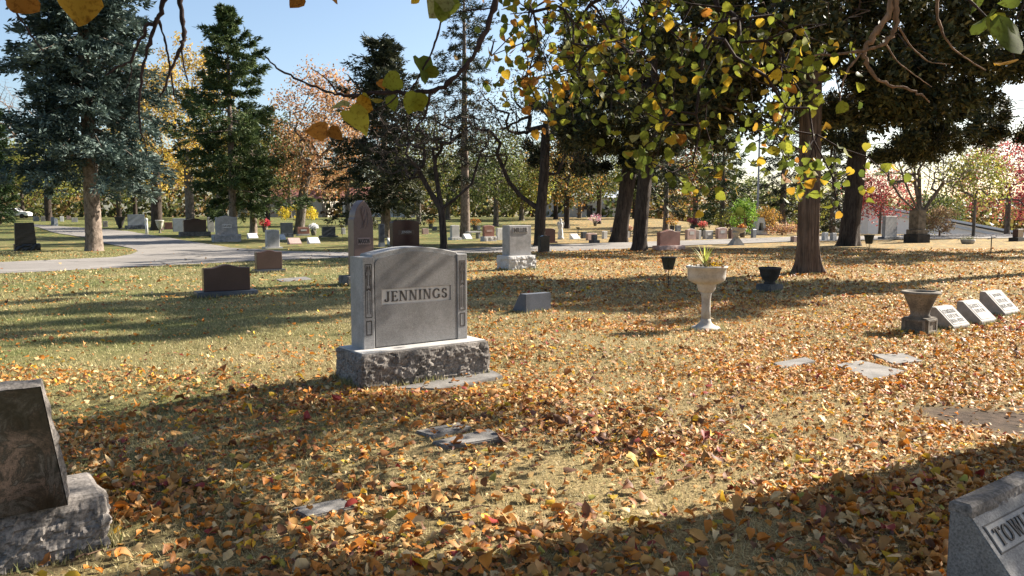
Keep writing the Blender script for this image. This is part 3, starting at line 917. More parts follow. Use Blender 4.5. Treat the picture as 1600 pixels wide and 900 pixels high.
S('serp', 1072, 1091, 374.5, 1072, 1090, 374, 357, G_PINK, "pink headstone partly hidden behind the plain red one", thick=0.22, panel=(0.5, 0.2, G_PALE))
S('flat', 1099, 1118, 373.5, 1100, 1117, 373, 360, G_GREY, "small grey block headstone in the far row between two pink ones", thick=0.25, panel=(0.5, 0.16, G_WHITE))
S('gable', 1119, 1140, 373, 1120, 1139, 372.5, 355, G_PINK, "pink gable-topped headstone in the far row left of the white birdbath", thick=0.25, panel=(0.55, 0.2, G_PALE))
S('flat', 1139, 1152, 373, 1140, 1151, 372.5, 357, G_MAUVE, "dull brown headstone directly behind the white birdbath", thick=0.25)
S('flat', 1174, 1184, 371.5, 1175, 1184, 371, 358, G_BLUE, "little blue-grey headstone beside the white open wedge monument", thick=0.2)
S('flat', 1237, 1250, 378, 1238, 1250, 377.5, 369, G_PINK, "pinkish headstone half hidden by the left side of the big trunk", thick=0.25)
S('flat', 1377, 1411, 374, 1383, 1407, 370, 338, G_GREY, "tall grey slab headstone with slanting tree shadows near the pink tree", bmat=G_SLATE, thick=0.22)
S('flat', 1583, 1612, 377, 1589, 1606, 371, 358, G_MAROON, "dark headstone cut by the right edge of the picture", bmat=G_CONCBLK, rough=False, thick=0.3)
far_rows = [(660, 671, 366, 357, G_PINK, 'arch', "pinkish stone far behind the maroon round-topped headstone"),
            (909, 919, 372.5, 362, G_SLATE, 'flat', "dark little stone between white markers left of leaning trunks"),
            (917, 935, 375.5, 364, G_PINK, 'arch', "pink rounded stone behind the stepped slate one near leaning trunks"),
            (942, 951, 373, 361, G_WHITE, 'arch', "small white stone touching the left leaning trunk"),
            (976, 986, 371.5, 362, G_PALE, 'flat', "pale stone seen between the two leaning trunks"),
            (1090, 1098, 374, 360, G_PALE, 'arch', "narrow pale stone beside the pink headstone in the far row"),
            (1005, 1014, 372, 360, G_WHITE, 'arch', "narrow white stone right of the right leaning trunk"),
            (1286, 1297, 376, 363, G_WHITE, 'flat', "white slab left of the double dark trunk, nearer the big trunk"),
            (1299, 1310, 376, 364, G_PALE, 'flat', "pale slab touching the left side of the double dark trunk"),
            (52, 62, 345.5, 338, G_GREY, 'flat', "far grey stone right of the dark evergreen, first of two"),
            (64, 71, 346, 337.5, G_DULL, 'flat', "far dull stone beside the thin trunk at far left"),
            (80, 86, 352, 339, G_BLUE, 'arch', "blue-grey stone against the thin dark trunk at far left"),
            (85, 91, 353, 341, G_WHITE, 'arch', "white-green stone in front of the thin dark trunk"),
            (94, 100, 346, 338, G_WHITE, 'flat', "small white stone far back right of the thin dark trunk"),
            (112, 122, 347, 340, G_GREY, 'flat', "far grey stone left of the blue spruce trunk"),
            (161, 169, 355, 345, G_DULL, 'arch', "dull stone just right of the blue spruce trunk"),
            (104, 111, 343, 337, G_PINK, 'flat', "tiny pink stone far back left of the blue spruce trunk"),
            (745, 752, 359, 353, G_PALE, 'flat', "tiny pale stone far back left of the red-brown headstone"),
            (676, 684, 360, 354, G_SLATE, 'flat', "tiny slate stone far back left of the small bare tree"),
            (534, 541, 366, 356, G_PALE, 'arch', "pale stone far back left of the pointed brown headstone"),
            (1056, 1066, 361, 352, G_WHITE, 'flat', "white stone far behind the plain red headstone"),
            (955, 962, 362, 355, G_PINK, 'arch', "tiny pink stone far back left of the left leaning trunk")]
for x0, x1, yb, yt, mt, st, lb in far_rows:
    S(st, x0, x1, yb, x0, x1, yb - 0.3, yt, mt, lb, thick=0.22)
S('flat', 924, 942, 380, 928, 938, 375, 367, G_SLATE, "small stepped slate stone at the far road edge left of the leaning trunks", bmat=G_SLATE, rough=False, thick=0.25)

# slant and flat markers
def slant_px(x, y, W, D, H, mat, label, ang=None, **k):
    return slant(P(x, y), TH if ang is None else ang, W, D, H, mat, label, group="slant-faced grave markers", **k)
slant_px(1490, 517.5, 0.50, 0.34, 0.30, G_SLANT2, "white slant-faced marker right beside the stone urn on pedestal", facemat=G_SLANT, lines=[("CATHERINE", 0.74, 0.07), ("LUETTE", 0.50, 0.065), ("1855-1932", 0.27, 0.065)])
slant_px(1534, 510, 0.50, 0.36, 0.32, G_SLANT2, "white slant-faced marker, middle of the three by the stone urn", facemat=G_SLANT, lines=[("MARY L.", 0.74, 0.07), ("LUETTE", 0.50, 0.065)])
slant_px(1570, 495.5, 0.56, 0.38, 0.36, G_SLANT2, "pale grey slant-faced marker, farthest of the three by the stone urn", facemat=G_SLANT, lines=[("JOHN W.", 0.78, 0.07), ("LUETTE", 0.54, 0.07), ("1871-1937", 0.30, 0.07)])
# marker seen from behind: its slope faces away
bc = P(861, 487)
slant(Vector((bc.x, bc.y, 0)) + axes(TH)[1] * 0.36, TH + math.pi, 0.52, 0.36, 0.31, granite("dark_blue_stone", (0.105, 0.115, 0.14), 0.7, 0.35, 120, 0.3), "blue-grey slant marker seen from behind in the shade right of the monument", 0.16, 0.03)
for x, y, mt, w, lb in [(389, 373, G_WHITE, 0.62, "white slant marker by the trunk left of the pale slab headstone"),
                     (453, 382, G_PINK, 0.66, "pale pink slant marker at the far road edge right of the pale slab headstone"),
                     (484, 381, G_WHITE, 0.62, "white slant marker below the white bouquet"),
                     (440, 375, G_WHITE, 0.3, "little white slant marker touching the pale slab headstone"),
                     (610, 382, G_WHITE, 0.4, "white slant marker in front of the silver-lit trunk"),
                     (728, 374, G_WHITE, 0.5, "white slant marker at the foot of the tall narrow spruce"),
                     (896, 374, G_WHITE, 0.6, "white slant marker in the far row left of the dark little stone"),
                     (220, 357, G_WHITE, 0.35, "little white slant marker in front of the blue-grey headstone at left")]:
    slant_px(x, y, w, 0.4, 0.34, mt, lb)

def flat_marker(corners, label, mat=G_DULL, h=0.016):
    pts_ = [P(*c) for c in corners]
    c = sum(pts_, Vector()) / len(pts_)
    n = len(pts_)
    z = max(g(p.x, p.y) for p in pts_) + h
    V = [(p.x - c.x, p.y - c.y, 0) for p in pts_] + [(p.x - c.x, p.y - c.y, -0.10) for p in pts_]
    F = [tuple(range(n)), tuple(range(2 * n - 1, n - 1, -1))] + [(q, (q + 1) % n, n + (q + 1) % n, n + q) for q in range(n)]
    me = pd_mesh("flat_marker", V, F, mat)
    b = bmesh.new(); b.from_mesh(me); bmesh.ops.bevel(b, geom=list(b.edges), offset=0.008, segments=2, affect='EDGES'); b.to_mesh(me); b.free()
    o = link("flat_marker", me); o.location = (c.x, c.y, z)
    tag(o, label, "grave marker", "flat grave markers set in the lawn")
    MARKERS.append([(p.x, p.y) for p in pts_])
    return o
MARKERS = []
flat_marker([(674, 693), (764, 674), (790, 690), (698, 703)], "flat grey marker with worn letters, nearer one below the large grey monument")
flat_marker([(648, 676), (716, 664), (738, 672), (676, 686)], "flat grey marker half under leaves, farther one below the large grey monument")
flat_marker([(455, 800), (536, 782), (556, 795), (480, 814)], "flat grey marker almost buried in leaves at the bottom centre-left")
flat_marker([(1305, 574), (1345, 567), (1420, 583), (1362, 596)], "largest flat pale marker in the leaves in front of the stone urn", G_DULL)
flat_marker([(1362, 559), (1412, 555), (1444, 566), (1396, 573)], "flat pale marker behind the largest one in front of the stone urn", G_DULL)
flat_marker([(1208, 571), (1258, 564), (1274, 569), (1222, 578)], "small flat pale marker in leaves left of the largest flat one", G_DULL)
flat_marker([(430, 437), (478, 433), (488, 437), (440, 441)], "flat pale marker in the grass right of the small dark headstone", G_DULL)
# concrete footing in front of the monument
flat = flat_marker([(612, 607), (768, 581), (786, 592), (690, 610)], "thin worn concrete strip along the foot of the large grey monument", G_DULL, 0.006)
flat.name = "footing_slab"; flat["category"] = "slab"; del flat["group"]

# ---- column, statue, post, open wedge
def misc():
    p = P(1432, 379); m = p.y / FPX
    a = R(20)
    r = empty("column_monument", p, a, "dark weathered square column monument on a stepped base in front of fan-shaped tree", "monument")
    footprint(p, a, 1.2, 1.2)
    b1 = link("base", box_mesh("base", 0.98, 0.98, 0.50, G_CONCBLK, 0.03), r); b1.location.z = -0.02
    b2 = link("plinth", box_mesh("plinth", 0.80, 0.80, 0.26, G_CONCDK, 0.02), r); b2.location.z = 0.482
    sh = link("shaft", box_mesh("shaft", 0.64, 0.64, 1.10, G_CONCDK, 0.03), r); sh.location.z = 0.744
    # white statue
    p = P(876, 374)
    prof = [(0.20, 0), (0.21, 0.12), (0.15, 0.16), (0.17, 0.3), (0.15, 0.55), (0.10, 0.7), (0.13, 0.85), (0.15, 0.98), (0.05, 1.06), (0.075, 1.12), (0.085, 1.2), (0.05, 1.28), (0.01, 1.3)]
    r = empty("statue", p, 0, "small white statue beside the dark maroon headstone beyond the road", "statue")
    link("figure", lathe("figure", prof, G_WHITE, 14, 0.25, 3), r)
    for s in (-1, 1):
        w = link("wing", slab_mesh("wing", [(0, 0.6), (s * 0.18, 0.7), (s * 0.24, 1.05), (s * 0.12, 1.15), (0, 1.0)], 0.04, G_WHITE, 0.008), r); w.location.y = 0.06
    # thin white post
    p = P(229.5, 366.5)
    link_ = link("marker_post", lathe("marker_post", [(0.10, -0.05), (0.10, 0.75), (0.085, 0.80), (0.085, 1.0), (0.12, 1.05), (0.10, 1.16), (0.02, 1.22)], G_WHITE, 10)); link_.location = p
    tag(link_, "thin white marker post at the far edge of the curving road", "post")
    # open white wedge
    p = P(1186, 367)
    r = empty("wedge_monument", p, R(15), "white open wedge-shaped monument at the foot of the flagpole", "monument")
    V, F = [], []
    outer = [(-0.55, 0), (0.55, 0), (0.22, 1.25), (-0.22, 1.25)]; inner = [(-0.22, 0.32), (0.22, 0.32), (0.12, 0.88), (-0.12, 0.88)]
    for y in (-0.25, 0.25):
        V += [(x, y, z) for x, z in outer] + [(x, y, z) for x, z in inner]
    for q in range(4):
        q2 = (q + 1) % 4
        F += [(q, q2, 4 + q2, 4 + q), (8 + q, 12 + q, 12 + q2, 8 + q2), (q, 8 + q, 8 + q2, q2), (4 + q, 4 + q2, 12 + q2, 12 + q)]
    link("frame", pd_mesh("frame", V, F, G_WHITE), r)
    bs_ = link("base", box_mesh("base", 1.35, 0.7, 0.16, G_PINK, 0.02), r); bs_.location.z = -0.12
    link("back", box_mesh("back", 0.5, 0.03, 0.7, G_SLATE, 0.0, 0.28, 0, 0.1), r)  # dark sheet standing in for the shade inside the opening
    # flagpole
    p = GD(1181, 62.0)
    r = empty("flagpole", p, 0, "tall thin grey metal pole rising behind the green bush", "pole")
    link("pole", lathe("pole", [(0.09, -0.05), (0.085, 3), (0.07, 8), (0.05, 9.6)], plain("pole_metal", (0.36, 0.38, 0.42), 0.5, 0.1), 10), r)
    link("finial", lathe("finial", [(0.02, 9.55), (0.09, 9.62), (0.11, 9.7), (0.08, 9.78), (0.01, 9.82)], plain("pole_metal", (0, 0, 0)), 10), r)
    link("collar", lathe("collar", [(0.16, -0.04), (0.16, 0.08), (0.1, 0.12)], plain("pole_metal", (0, 0, 0)), 10), r)
    # stone bench
    p = P(740, 373)
    r = empty("bench", p, TH, "small pale stone bench right of the tall narrow spruce trunk", "bench")
    link("seat", box_mesh("seat", 1.0, 0.42, 0.1, G_PALE, 0.015, 0.38), r)
    for s in (-1, 1): link("leg", box_mesh("leg", 0.14, 0.34, 0.42, G_GREY, 0.01, -0.035, s * 0.34), r)
misc()

# ---- urns and planters
def build_planters():
    # pedestal planter, cream concrete
    p = P(1105, 517); p.y += 0.1
    r = empty("pedestal_planter", p, 0, "cream concrete bowl planter on a slim pedestal", "planter")
    footprint(p, 0, 0.42, 0.42)
    ft = link("foot", lathe("foot", [(0.20, -0.03), (0.205, 0.025), (0.19, 0.045), (0.15, 0.055), (0.10, 0.085), (0.075, 0.12), (0.066, 0.16)], G_CONC, 32, 0.02, 1), r)
    link("stem", lathe("stem", [(0.0655, 0.15), (0.062, 0.30), (0.063, 0.42), (0.070, 0.50), (0.085, 0.535)], G_CONC, 24, 0.02, 2), r)
    link("cup", lathe("cup", [(0.075, 0.525), (0.105, 0.545), (0.125, 0.59), (0.130, 0.635), (0.155, 0.655)], G_CONC, 28, 0.01, 3), r)
    link("bowl", lathe("bowl", [(0.15, 0.650), (0.20, 0.668), (0.248, 0.70), (0.262, 0.76), (0.264, 0.86), (0.285, 0.872), (0.290, 0.895), (0.270, 0.902), (0.245, 0.895), (0.238, 0.84), (0.02, 0.83)], G_CONC, 40, 0.01, 4), r)
    soil = link("soil", lathe("soil", [(0.01, 0.8), (0.235, 0.8), (0.235, 0.862), (0.10, 0.875), (0.01, 0.87)], plain("potting_soil", (0.06, 0.045, 0.035), 0.95, 0.4, 40, 0.8), 20), r)
    # plant in it
    pl = empty("spike_plant", (p.x, p.y, 0.865), 0, "spiky yellow-green plant with small yellow flowers in the cream planter", "plant")
    b = Buf(); rnd = np.random.default_rng(5)
    for q in range(26):
        a = rnd.uniform(0, 2 * math.pi); L = rnd.uniform(0.18, 0.36); out = rnd.uniform(0.03, 0.26)
        t = np.linspace(0, 1, 6)
        c0 = np.array([-0.03, 0, 0.0])
        ctr = c0 + np.stack([np.cos(a) * out * t ** 1.5, np.sin(a) * out * t ** 1.5, L * t - 0.05 * t ** 3 * (out / 0.2)], -1)
        sd = np.array([-math.sin(a), math.cos(a), 0]); wd = 0.008 * (1 - t) ** 0.6 + 0.0008
        Vv = np.concatenate([ctr + sd * wd[:, None], ctr - sd * wd[:, None]])
        Ff = []
        for k in range(5): Ff += [(k, k + 1, 7 + k), (k, 7 + k, 6 + k)]
        b.add(Vv, Ff, np.array([0.42, 0.46, 0.10]) * rnd.uniform(0.6, 1.2))
    link("blades", b.mesh("blades", M_LEAF), pl)
    b = Buf()
    litter_cards(b, rnd, 220, lambda n: np.stack([rnd.normal(0.06, 0.10, n), rnd.normal(0, 0.10, n), np.abs(rnd.normal(0.02, 0.045, n))], -1), 0.045, [(0.18, 0.13, 0.05), (0.10, 0.10, 0.03), (0.30, 0.22, 0.10), (0.22, 0.10, 0.04)])
    link("withered_leaves", b.mesh("withered_leaves", M_LITTER), pl)
    b = Buf()
    litter_cards(b, rnd, 60, lambda n: np.stack([rnd.normal(0.09, 0.04, n), rnd.normal(-0.08, 0.04, n), rnd.uniform(0.02, 0.07, n)], -1), 0.03, [(0.75, 0.48, 0.03)])
    link("flowers", b.mesh("flowers", M_LEAF), pl)

    # stone urn on square pedestal at right
    p = PZ(1443, 521, 0.0); p.y += 0.12
    a = R(40)
    r = empty("stone_urn", p, a, "weathered brown stone urn on a panelled square pedestal", "urn")
    footprint(p, a, 0.42, 0.42)
    ped = link("pedestal", box_mesh("pedestal", 0.33, 0.33, 0.24, G_CONCDK, 0.012, -0.03), r)
    for k in range(4):
        q = empty("panel", (0, 0, 0), k * math.pi / 2); q.parent = ped
        V, F = [], []
        for x0, x1, z0, z1 in ((-0.145, -0.11, 0.01, 0.19), (0.11, 0.145, 0.01, 0.19), (-0.11, 0.11, 0.01, 0.04), (-0.11, 0.11, 0.16, 0.19)):
            b0 = len(V); V += [(x0, -0.166, z0), (x1, -0.166, z0), (x1, -0.166, z1), (x0, -0.166, z1), (x0, -0.178, z0 + .003), (x1, -0.178, z0 + .003), (x1, -0.178, z1 - .003), (x0, -0.178, z1 - .003)]
            F += [(b0 + 4, b0 + 5, b0 + 6, b0 + 7)] + [(b0 + i_, b0 + (i_ + 1) % 4, b0 + 4 + (i_ + 1) % 4, b0 + 4 + i_) for i_ in range(4)]
        o = link("panel_frame", pd_mesh("panel_frame", V, F, G_CONCDK), ped); o.rotation_euler.z = k * math.pi / 2
        bpy.data.objects.remove(q)
    link("bowl", lathe("bowl", [(0.13, 0.205), (0.135, 0.225), (0.118, 0.245), (0.125, 0.30), (0.155, 0.38), (0.19, 0.46), (0.205, 0.50), (0.208, 0.515), (0.245, 0.525), (0.25, 0.548), (0.235, 0.562), (0.185, 0.562), (0.165, 0.50), (0.02, 0.46)], G_CONCDK, 36, 0.03, 6), r)

    # dark urn near the big trunk
    p = P(1207, 457); p.y += 0.2
    a = R(30)
    r = empty("dark_urn", p, a, "blackened low urn on a square foot left of the big trunk", "urn")
    footprint(p, a, 0.45, 0.45)
    link("foot", box_mesh("foot", 0.40, 0.40, 0.19, granite("urn_foot_stone", (0.13, 0.125, 0.12), 0.85, 0.4, 60, 0.5, 0.5), 0.02, -0.03), r)  # even grey, paler than the bowl
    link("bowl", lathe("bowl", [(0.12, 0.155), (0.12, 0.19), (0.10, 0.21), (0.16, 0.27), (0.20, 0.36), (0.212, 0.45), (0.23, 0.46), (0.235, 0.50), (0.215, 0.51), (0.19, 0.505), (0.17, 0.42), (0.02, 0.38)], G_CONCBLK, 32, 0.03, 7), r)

    # hanging-cone baskets on wire stakes
    def cone(px, py, ytop, ybot, rt, label, lean=0.0, depth=None):
        q = P(px, py)
        r_ = empty("grave_basket", q, 0, label, "planter", "dark cone baskets on wire stakes")
        m = q.y / FPX
        zt, zb = (py - ytop) * m, (py - ybot) * m
        mt = plain("basket_metal", (0.045, 0.042, 0.030), 0.6, 0.5, 14, 0.3, 0.0, (0.13, 0.115, 0.08))
        link("basket", lathe("basket", [(rt * 0.55, zb), (rt * 0.62, zb + 0.01), (rt * 0.95, zt - 0.03), (rt * 1.08, zt - 0.02), (rt * 1.08, zt), (rt * 0.9, zt), (rt * 0.5, zb + 0.05), (0.01, zb + 0.05)], mt, 18, 0.05, 2), r_)
        b_ = Buf()
        wm = plain("wire", (0.02, 0.018, 0.016), 0.6, 0.2)
        v, f = tube_np([(0.02, 0, -0.03), (0.0, 0, zb * 0.5), (0.01, 0, zb + 0.02)], [0.010, 0.009, 0.009], 5); b_.add(v, f)
        for k in range(3):
            an = k * 2.1 + 0.4
            v, f = tube_np([(0, 0, zb * 0.45), (math.cos(an) * rt * 0.4, math.sin(an) * rt * 0.4, zb * 0.8), (math.cos(an) * rt * 0.72, math.sin(an) * rt * 0.72, zb + (zt - zb) * 0.3)], [0.006] * 3, 4); b_.add(v, f)
        link("stake", b_.mesh("stake", wm, col=False), r_)
        return r_
    cone(1044, 450, 401, 421, 0.17, "dark cone basket on a wire stake left of the cream planter")
    cone(1357, 398, 367, 381, 0.20, "dark cone basket on a stake right of the double dark trunk")
    cone(903, 377, 355, 358, 0.12, "tiny dark basket on a thin stake in the far row left of the leaning trunks")
    cone(535, 379, 352, 356, 0.14, "tiny basket on a thin stake left of the pointed brown headstone")
    # plain cross stake
    q = P(1548, 398)
    r_ = empty("basket_stake", q, 0, "bare cross-shaped metal stake on the lawn at right", "stake")
    wm = plain("wire", (0, 0, 0))
    v, f = tube_np([(0, 0, -0.03), (0, 0, 0.72)], [0.02, 0.02], 5); link("stake", mesh_np("stake", v, f, wm), r_)
    v, f = tube_np([(-0.16, 0, 0.62), (0, 0, 0.66), (0.17, 0, 0.70)], [0.016] * 3, 5); link("crossbar", mesh_np("crossbar", v, f, wm), r_)
    # birdbath beyond
    q = P(1150, 383)
    r_ = empty("birdbath", q, 0.2, "white birdbath with tilted bowl on a square foot by the road", "birdbath")
    b = bmesh.new(); bmesh.ops.create_cone(b, cap_ends=True, segments=4, radius1=0.47, radius2=0.14, depth=0.42)
    bmesh.ops.rotate(b, cent=(0, 0, 0), matrix=Matrix.Rotation(R(45), 3, 'Z'), verts=b.verts); bmesh.ops.translate(b, vec=(0, 0, 0.20), verts=b.verts)
    me = bpy.data.meshes.new("foot"); b.to_mesh(me); b.free(); me.materials.append(G_CONC); link("foot", me, r_)
    link("stem", lathe("stem", [(0.13, 0.38), (0.10, 0.5), (0.16, 0.6), (0.22, 0.64), (0.2, 0.72)], G_CONC, 16), r_)
    bw = link("bowl", lathe("bowl", [(0.15, 0.66), (0.28, 0.72), (0.38, 0.86), (0.40, 0.90), (0.35, 0.90), (0.25, 0.80), (0.02, 0.76)], G_CONC, 22), r_); bw.rotation_euler.y = R(9)
    # urns at left
    q = P(250, 364)
    r_ = empty("urn", q, 0, "tan urn on a thin stake beside the dark trunk at left", "urn")
    link("bowl", lathe("bowl", [(0.06, 0.25), (0.16, 0.4), (0.26, 0.7), (0.30, 0.92), (0.34, 0.96), (0.30, 1.0), (0.2, 0.9), (0.02, 0.85)], G_CONC, 16), r_)
    link("stem", lathe("stem", [(0.14, -0.03), (0.10, 0.05), (0.05, 0.12), (0.07, 0.27)], G_CONCDK, 10), r_)
    q = P(188, 358.5)
    r_ = empty("urn", q, 0, "dark urn on the lawn left of the blue-grey headstone", "urn")
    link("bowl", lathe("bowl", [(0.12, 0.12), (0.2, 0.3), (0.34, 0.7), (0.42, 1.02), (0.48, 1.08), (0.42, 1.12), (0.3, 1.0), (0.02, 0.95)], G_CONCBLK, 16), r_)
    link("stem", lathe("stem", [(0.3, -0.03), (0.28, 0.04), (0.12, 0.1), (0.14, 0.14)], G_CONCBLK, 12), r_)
    # low bowl of flowers at right
    q = P(1512, 381)
    r_ = empty("planter", q, 0, "low pale planter bowl of withered flowers on the leafy rise at right", "planter")
    link("bowl", lathe("bowl", [(0.26, -0.03), (0.34, 0.1), (0.38, 0.24), (0.33, 0.25), (0.3, 0.18), (0.02, 0.15)], G_CONC, 18), r_)
    b = Buf(); rnd = np.random.default_rng(8)
    litter_cards(b, rnd, 260, lambda n: np.stack([rnd.normal(0, 0.16, n), rnd.normal(0, 0.16, n), 0.2 + np.abs(rnd.normal(0.06, 0.06, n))], -1), 0.07, [(0.36, 0.32, 0.2), (0.16, 0.18, 0.08)])
    link("withered_flowers", b.mesh("withered_flowers", M_LITTER), r_)
    # bouquets in front of far stones
    def bouquet(px, py, h, cols, label, n=320, pot=G_CONCDK, rr=0.22):
        q = P(px, py)
        r_ = empty("bouquet", q, 0, label, "flowers", "flower bouquets on far graves")
        link("pot", lathe("pot", [(0.14, -0.03), (0.18, h * 0.2), (0.22, h * 0.45), (0.18, h * 0.45), (0.02, h * 0.4)], pot, 12), r_)
        rn = np.random.default_rng(int(px))
        b_ = Buf()
        def pos(n_):
            u = rn.normal(0, 1, (n_, 3)); u /= np.linalg.norm(u, axis=1)[:, None]
            return u * rr * rn.uniform(0.5, 1, (n_, 1)) * [1.25, 1, 0.8] + [0, 0, h * 0.78]
        litter_cards(b_, rn, n, pos, 0.09, cols)
        litter_cards(b_, rn, 120, lambda n_: np.stack([rn.normal(0, 0.12, n_), rn.normal(0, 0.12, n_), rn.uniform(h * 0.4, h * 0.7, n_)], -1), 0.09, [(0.06, 0.10, 0.03)])
        fl = link("flowers", b_.mesh("flowers", M_LEAF), r_); fl["kind"] = "stuff"
    bouquet(490, 368, 0.82, [(0.8, 0.8, 0.82)], "round white bouquet beside the low red-brown headstone", 500, rr=0.28)
    bouquet(414, 363, 1.0, [(0.45, 0.03, 0.05), (0.6, 0.06, 0.08)], "red flowers in a pot behind the pale slab headstone", 500, rr=0.42)
    bouquet(1160, 371, 0.9, [(0.3, 0.05, 0.04), (0.5, 0.25, 0.04)], "dark red and orange flowers right of the white birdbath", rr=0.25)
    bouquet(1098, 369, 1.05, [(0.6, 0.12, 0.1), (0.55, 0.2, 0.15)], "salmon red flowers above the far row, right of the pink headstone", rr=0.28)
    bouquet(1082, 362, 1.1, [(0.55, 0.12, 0.2), (0.45, 0.05, 0.1)], "pink flowers behind the pink headstone in the far row", rr=0.4)
    bouquet(1050, 361, 1.0, [(0.7, 0.45, 0.05), (0.65, 0.2, 0.05)], "yellow and orange flowers behind the plain red headstone", rr=0.45)
    bouquet(930, 353, 1.0, [(0.6, 0.2, 0.3), (0.8, 0.7, 0.7)], "pink and white flowers far back left of the leaning trunks", rr=0.6)
    bouquet(673, 357, 0.9, [(0.6, 0.2, 0.05), (0.65, 0.35, 0.05)], "orange flowers far behind left of the small bare tree", rr=0.4)
    bouquet(742, 359, 0.9, [(0.6, 0.28, 0.06), (0.5, 0.2, 0.05)], "orange flowers far back beside the tall narrow spruce trunk", rr=0.5)
    bouquet(982, 371, 0.8, [(0.55, 0.4, 0.3), (0.5, 0.2, 0.1)], "small mixed flowers between the leaning trunks", rr=0.25)

def litter_cards(b, rnd, n, posf, size, cols):
    """n small kite-shaped petals or leaves"""
    p = posf(n)
    d = rnd.normal(0, 1, (n, 3)); d /= np.linalg.norm(d, axis=1)[:, None]
    s = np.cross(d, rnd.normal(0, 1, (n, 3))); s /= np.linalg.norm(s, axis=1)[:, None] + 1e-9
    L = size * rnd.uniform(0.6, 1.3, (n, 1))
    Vv = np.stack([p, p + d * L * 0.5 + s * L * 0.38, p + d * L, p + d * L * 0.5 - s * L * 0.38], 1)
    i0 = np.arange(n)[:, None] * 4
    Ff = np.concatenate([i0 + [0, 1, 2], i0 + [0, 2, 3]])
    c = np.array(cols)[rnd.integers(0, len(cols), n)] * rnd.uniform(0.7, 1.25, (n, 1))
    b.add(Vv.reshape(-1, 3), Ff, np.repeat(c, 4, 0))
build_planters()
# ------------------------------------------------------------------ trees
def trunk_tube(pts, rads, sides, seed, flare=0.5, rough=0.10, res=0.18):
    """smooth, lumpy trunk with root flare"""
    pts = np.asarray(pts, float); rads = np.asarray(rads, float)
    s = np.concatenate([[0], np.cumsum(np.linalg.norm(np.diff(pts, axis=0), axis=1))])
    n = max(4, int(s[-1] / res))
    q = np.linspace(0, 1, n) ** 1.3 * s[-1]
    Pp = np.stack([np.interp(q, s, pts[:, k]) for k in range(3)], -1)
    # smooth the polyline
    for _ in range(2): Pp[1:-1] = 0.25 * Pp[:-2] + 0.5 * Pp[1:-1] + 0.25 * Pp[2:]
    rr = np.interp(q, s, rads)
    an = np.arange(sides) * 2 * math.pi / sides
    rng = np.random.default_rng(seed)
    ph = rng.uniform(0, 6.28, 6)
    J = np.ones((n, sides))
    h = q[:, None]
    for k, f in enumerate((3, 5, 8)):
        J += rough * (0.5, 0.4, 0.3)[k] * np.cos(an[None] * f + ph[k] + 0.5 * h * (0.3 + 0.2 * k))
    J += rng.normal(0, rough * 0.18, (n, sides))
    root = 0.5 + 0.5 * np.cos(an * 5 + ph[4]) + 0.4 * np.cos(an * 3 + ph[5])
    r0 = rads[0]
    J += flare * np.exp(-h / (0.9 * r0 + 0.05)) * (0.10 + 1.05 * np.maximum(root[None], 0) ** 1.3)
    return tube_np(Pp, rr, sides, J)

def edge_tubes(A, Bp, ra, rb, sides):
    """straight tapered tubes between point arrays"""
    D = Bp - A; L = np.linalg.norm(D, axis=1)[:, None] + 1e-9; T = D / L
    up = np.where(np.abs(T[:, 2:3]) > 0.9, [[1.0, 0, 0]], [[0, 0, 1.0]])
    U = np.cross(T, up); U /= np.linalg.norm(U, axis=1)[:, None] + 1e-9
    W = np.cross(T, U)
    an = np.arange(sides) * 2 * math.pi / sides
    ring = np.cos(an)[None, :, None] * U[:, None] + np.sin(an)[None, :, None] * W[:, None]
    V0 = A[:, None] + ring * ra[:, None, None]; V1 = Bp[:, None] + ring * rb[:, None, None]
    V = np.concatenate([V0, V1], 1)
    k = np.arange(sides); k2 = (k + 1) % sides
    f = np.concatenate([np.stack([k, k2, sides + k2], -1), np.stack([k, sides + k2, sides + k], -1)])
    F = (np.arange(len(A))[:, None, None] * 2 * sides + f[None]).reshape(-1, 3)
    return V.reshape(-1, 3), F

def grow(start_nodes, attract, rng, wander=0.12, maxseg=0.7, sag=0.0, upbias=0.0):
    """join every attractor to its nearest node; returns positions, parents"""
    pos = [np.asarray(p, float) for p, _ in start_nodes]; par = [q for _, q in start_nodes]
    arr = np.zeros((len(pos) + len(attract) * 14 + 10, 3)); arr[:len(pos)] = pos
    n = len(pos)
    for a in attract:
        d = arr[:n] - a
        cost = np.sqrt((d ** 2).sum(1)) + upbias * np.maximum(0, d[:, 2])
        q = int(cost.argmin())
        L = np.linalg.norm(a - arr[q])
        k = max(1, min(12, int(L / maxseg + 0.5)))
        p0 = arr[q].copy(); last = q
        for s in range(1, k + 1):
            t = s / k
            p = p0 + (a - p0) * t
            if s < k: p = p + rng.normal(0, wander * L / k, 3) + np.array([0, 0, sag * L * math.sin(math.pi * t)])
            arr[n] = p; par.append(last); last = n; n += 1
    return arr[:n], np.array(par)

def radii(par, n, r0, rt):
    cnt = np.zeros(n); has = np.zeros(n, bool)
    for i in range(n - 1, 0, -1):
        if not has[i]: cnt[i] = 1
        if par[i] >= 0: cnt[par[i]] += cnt[i]; has[par[i]] = True
    cnt[0] = max(cnt[0], 1)
    e = math.log(r0 / rt) / math.log(max(cnt[0], 2))
    return rt * cnt ** e, has

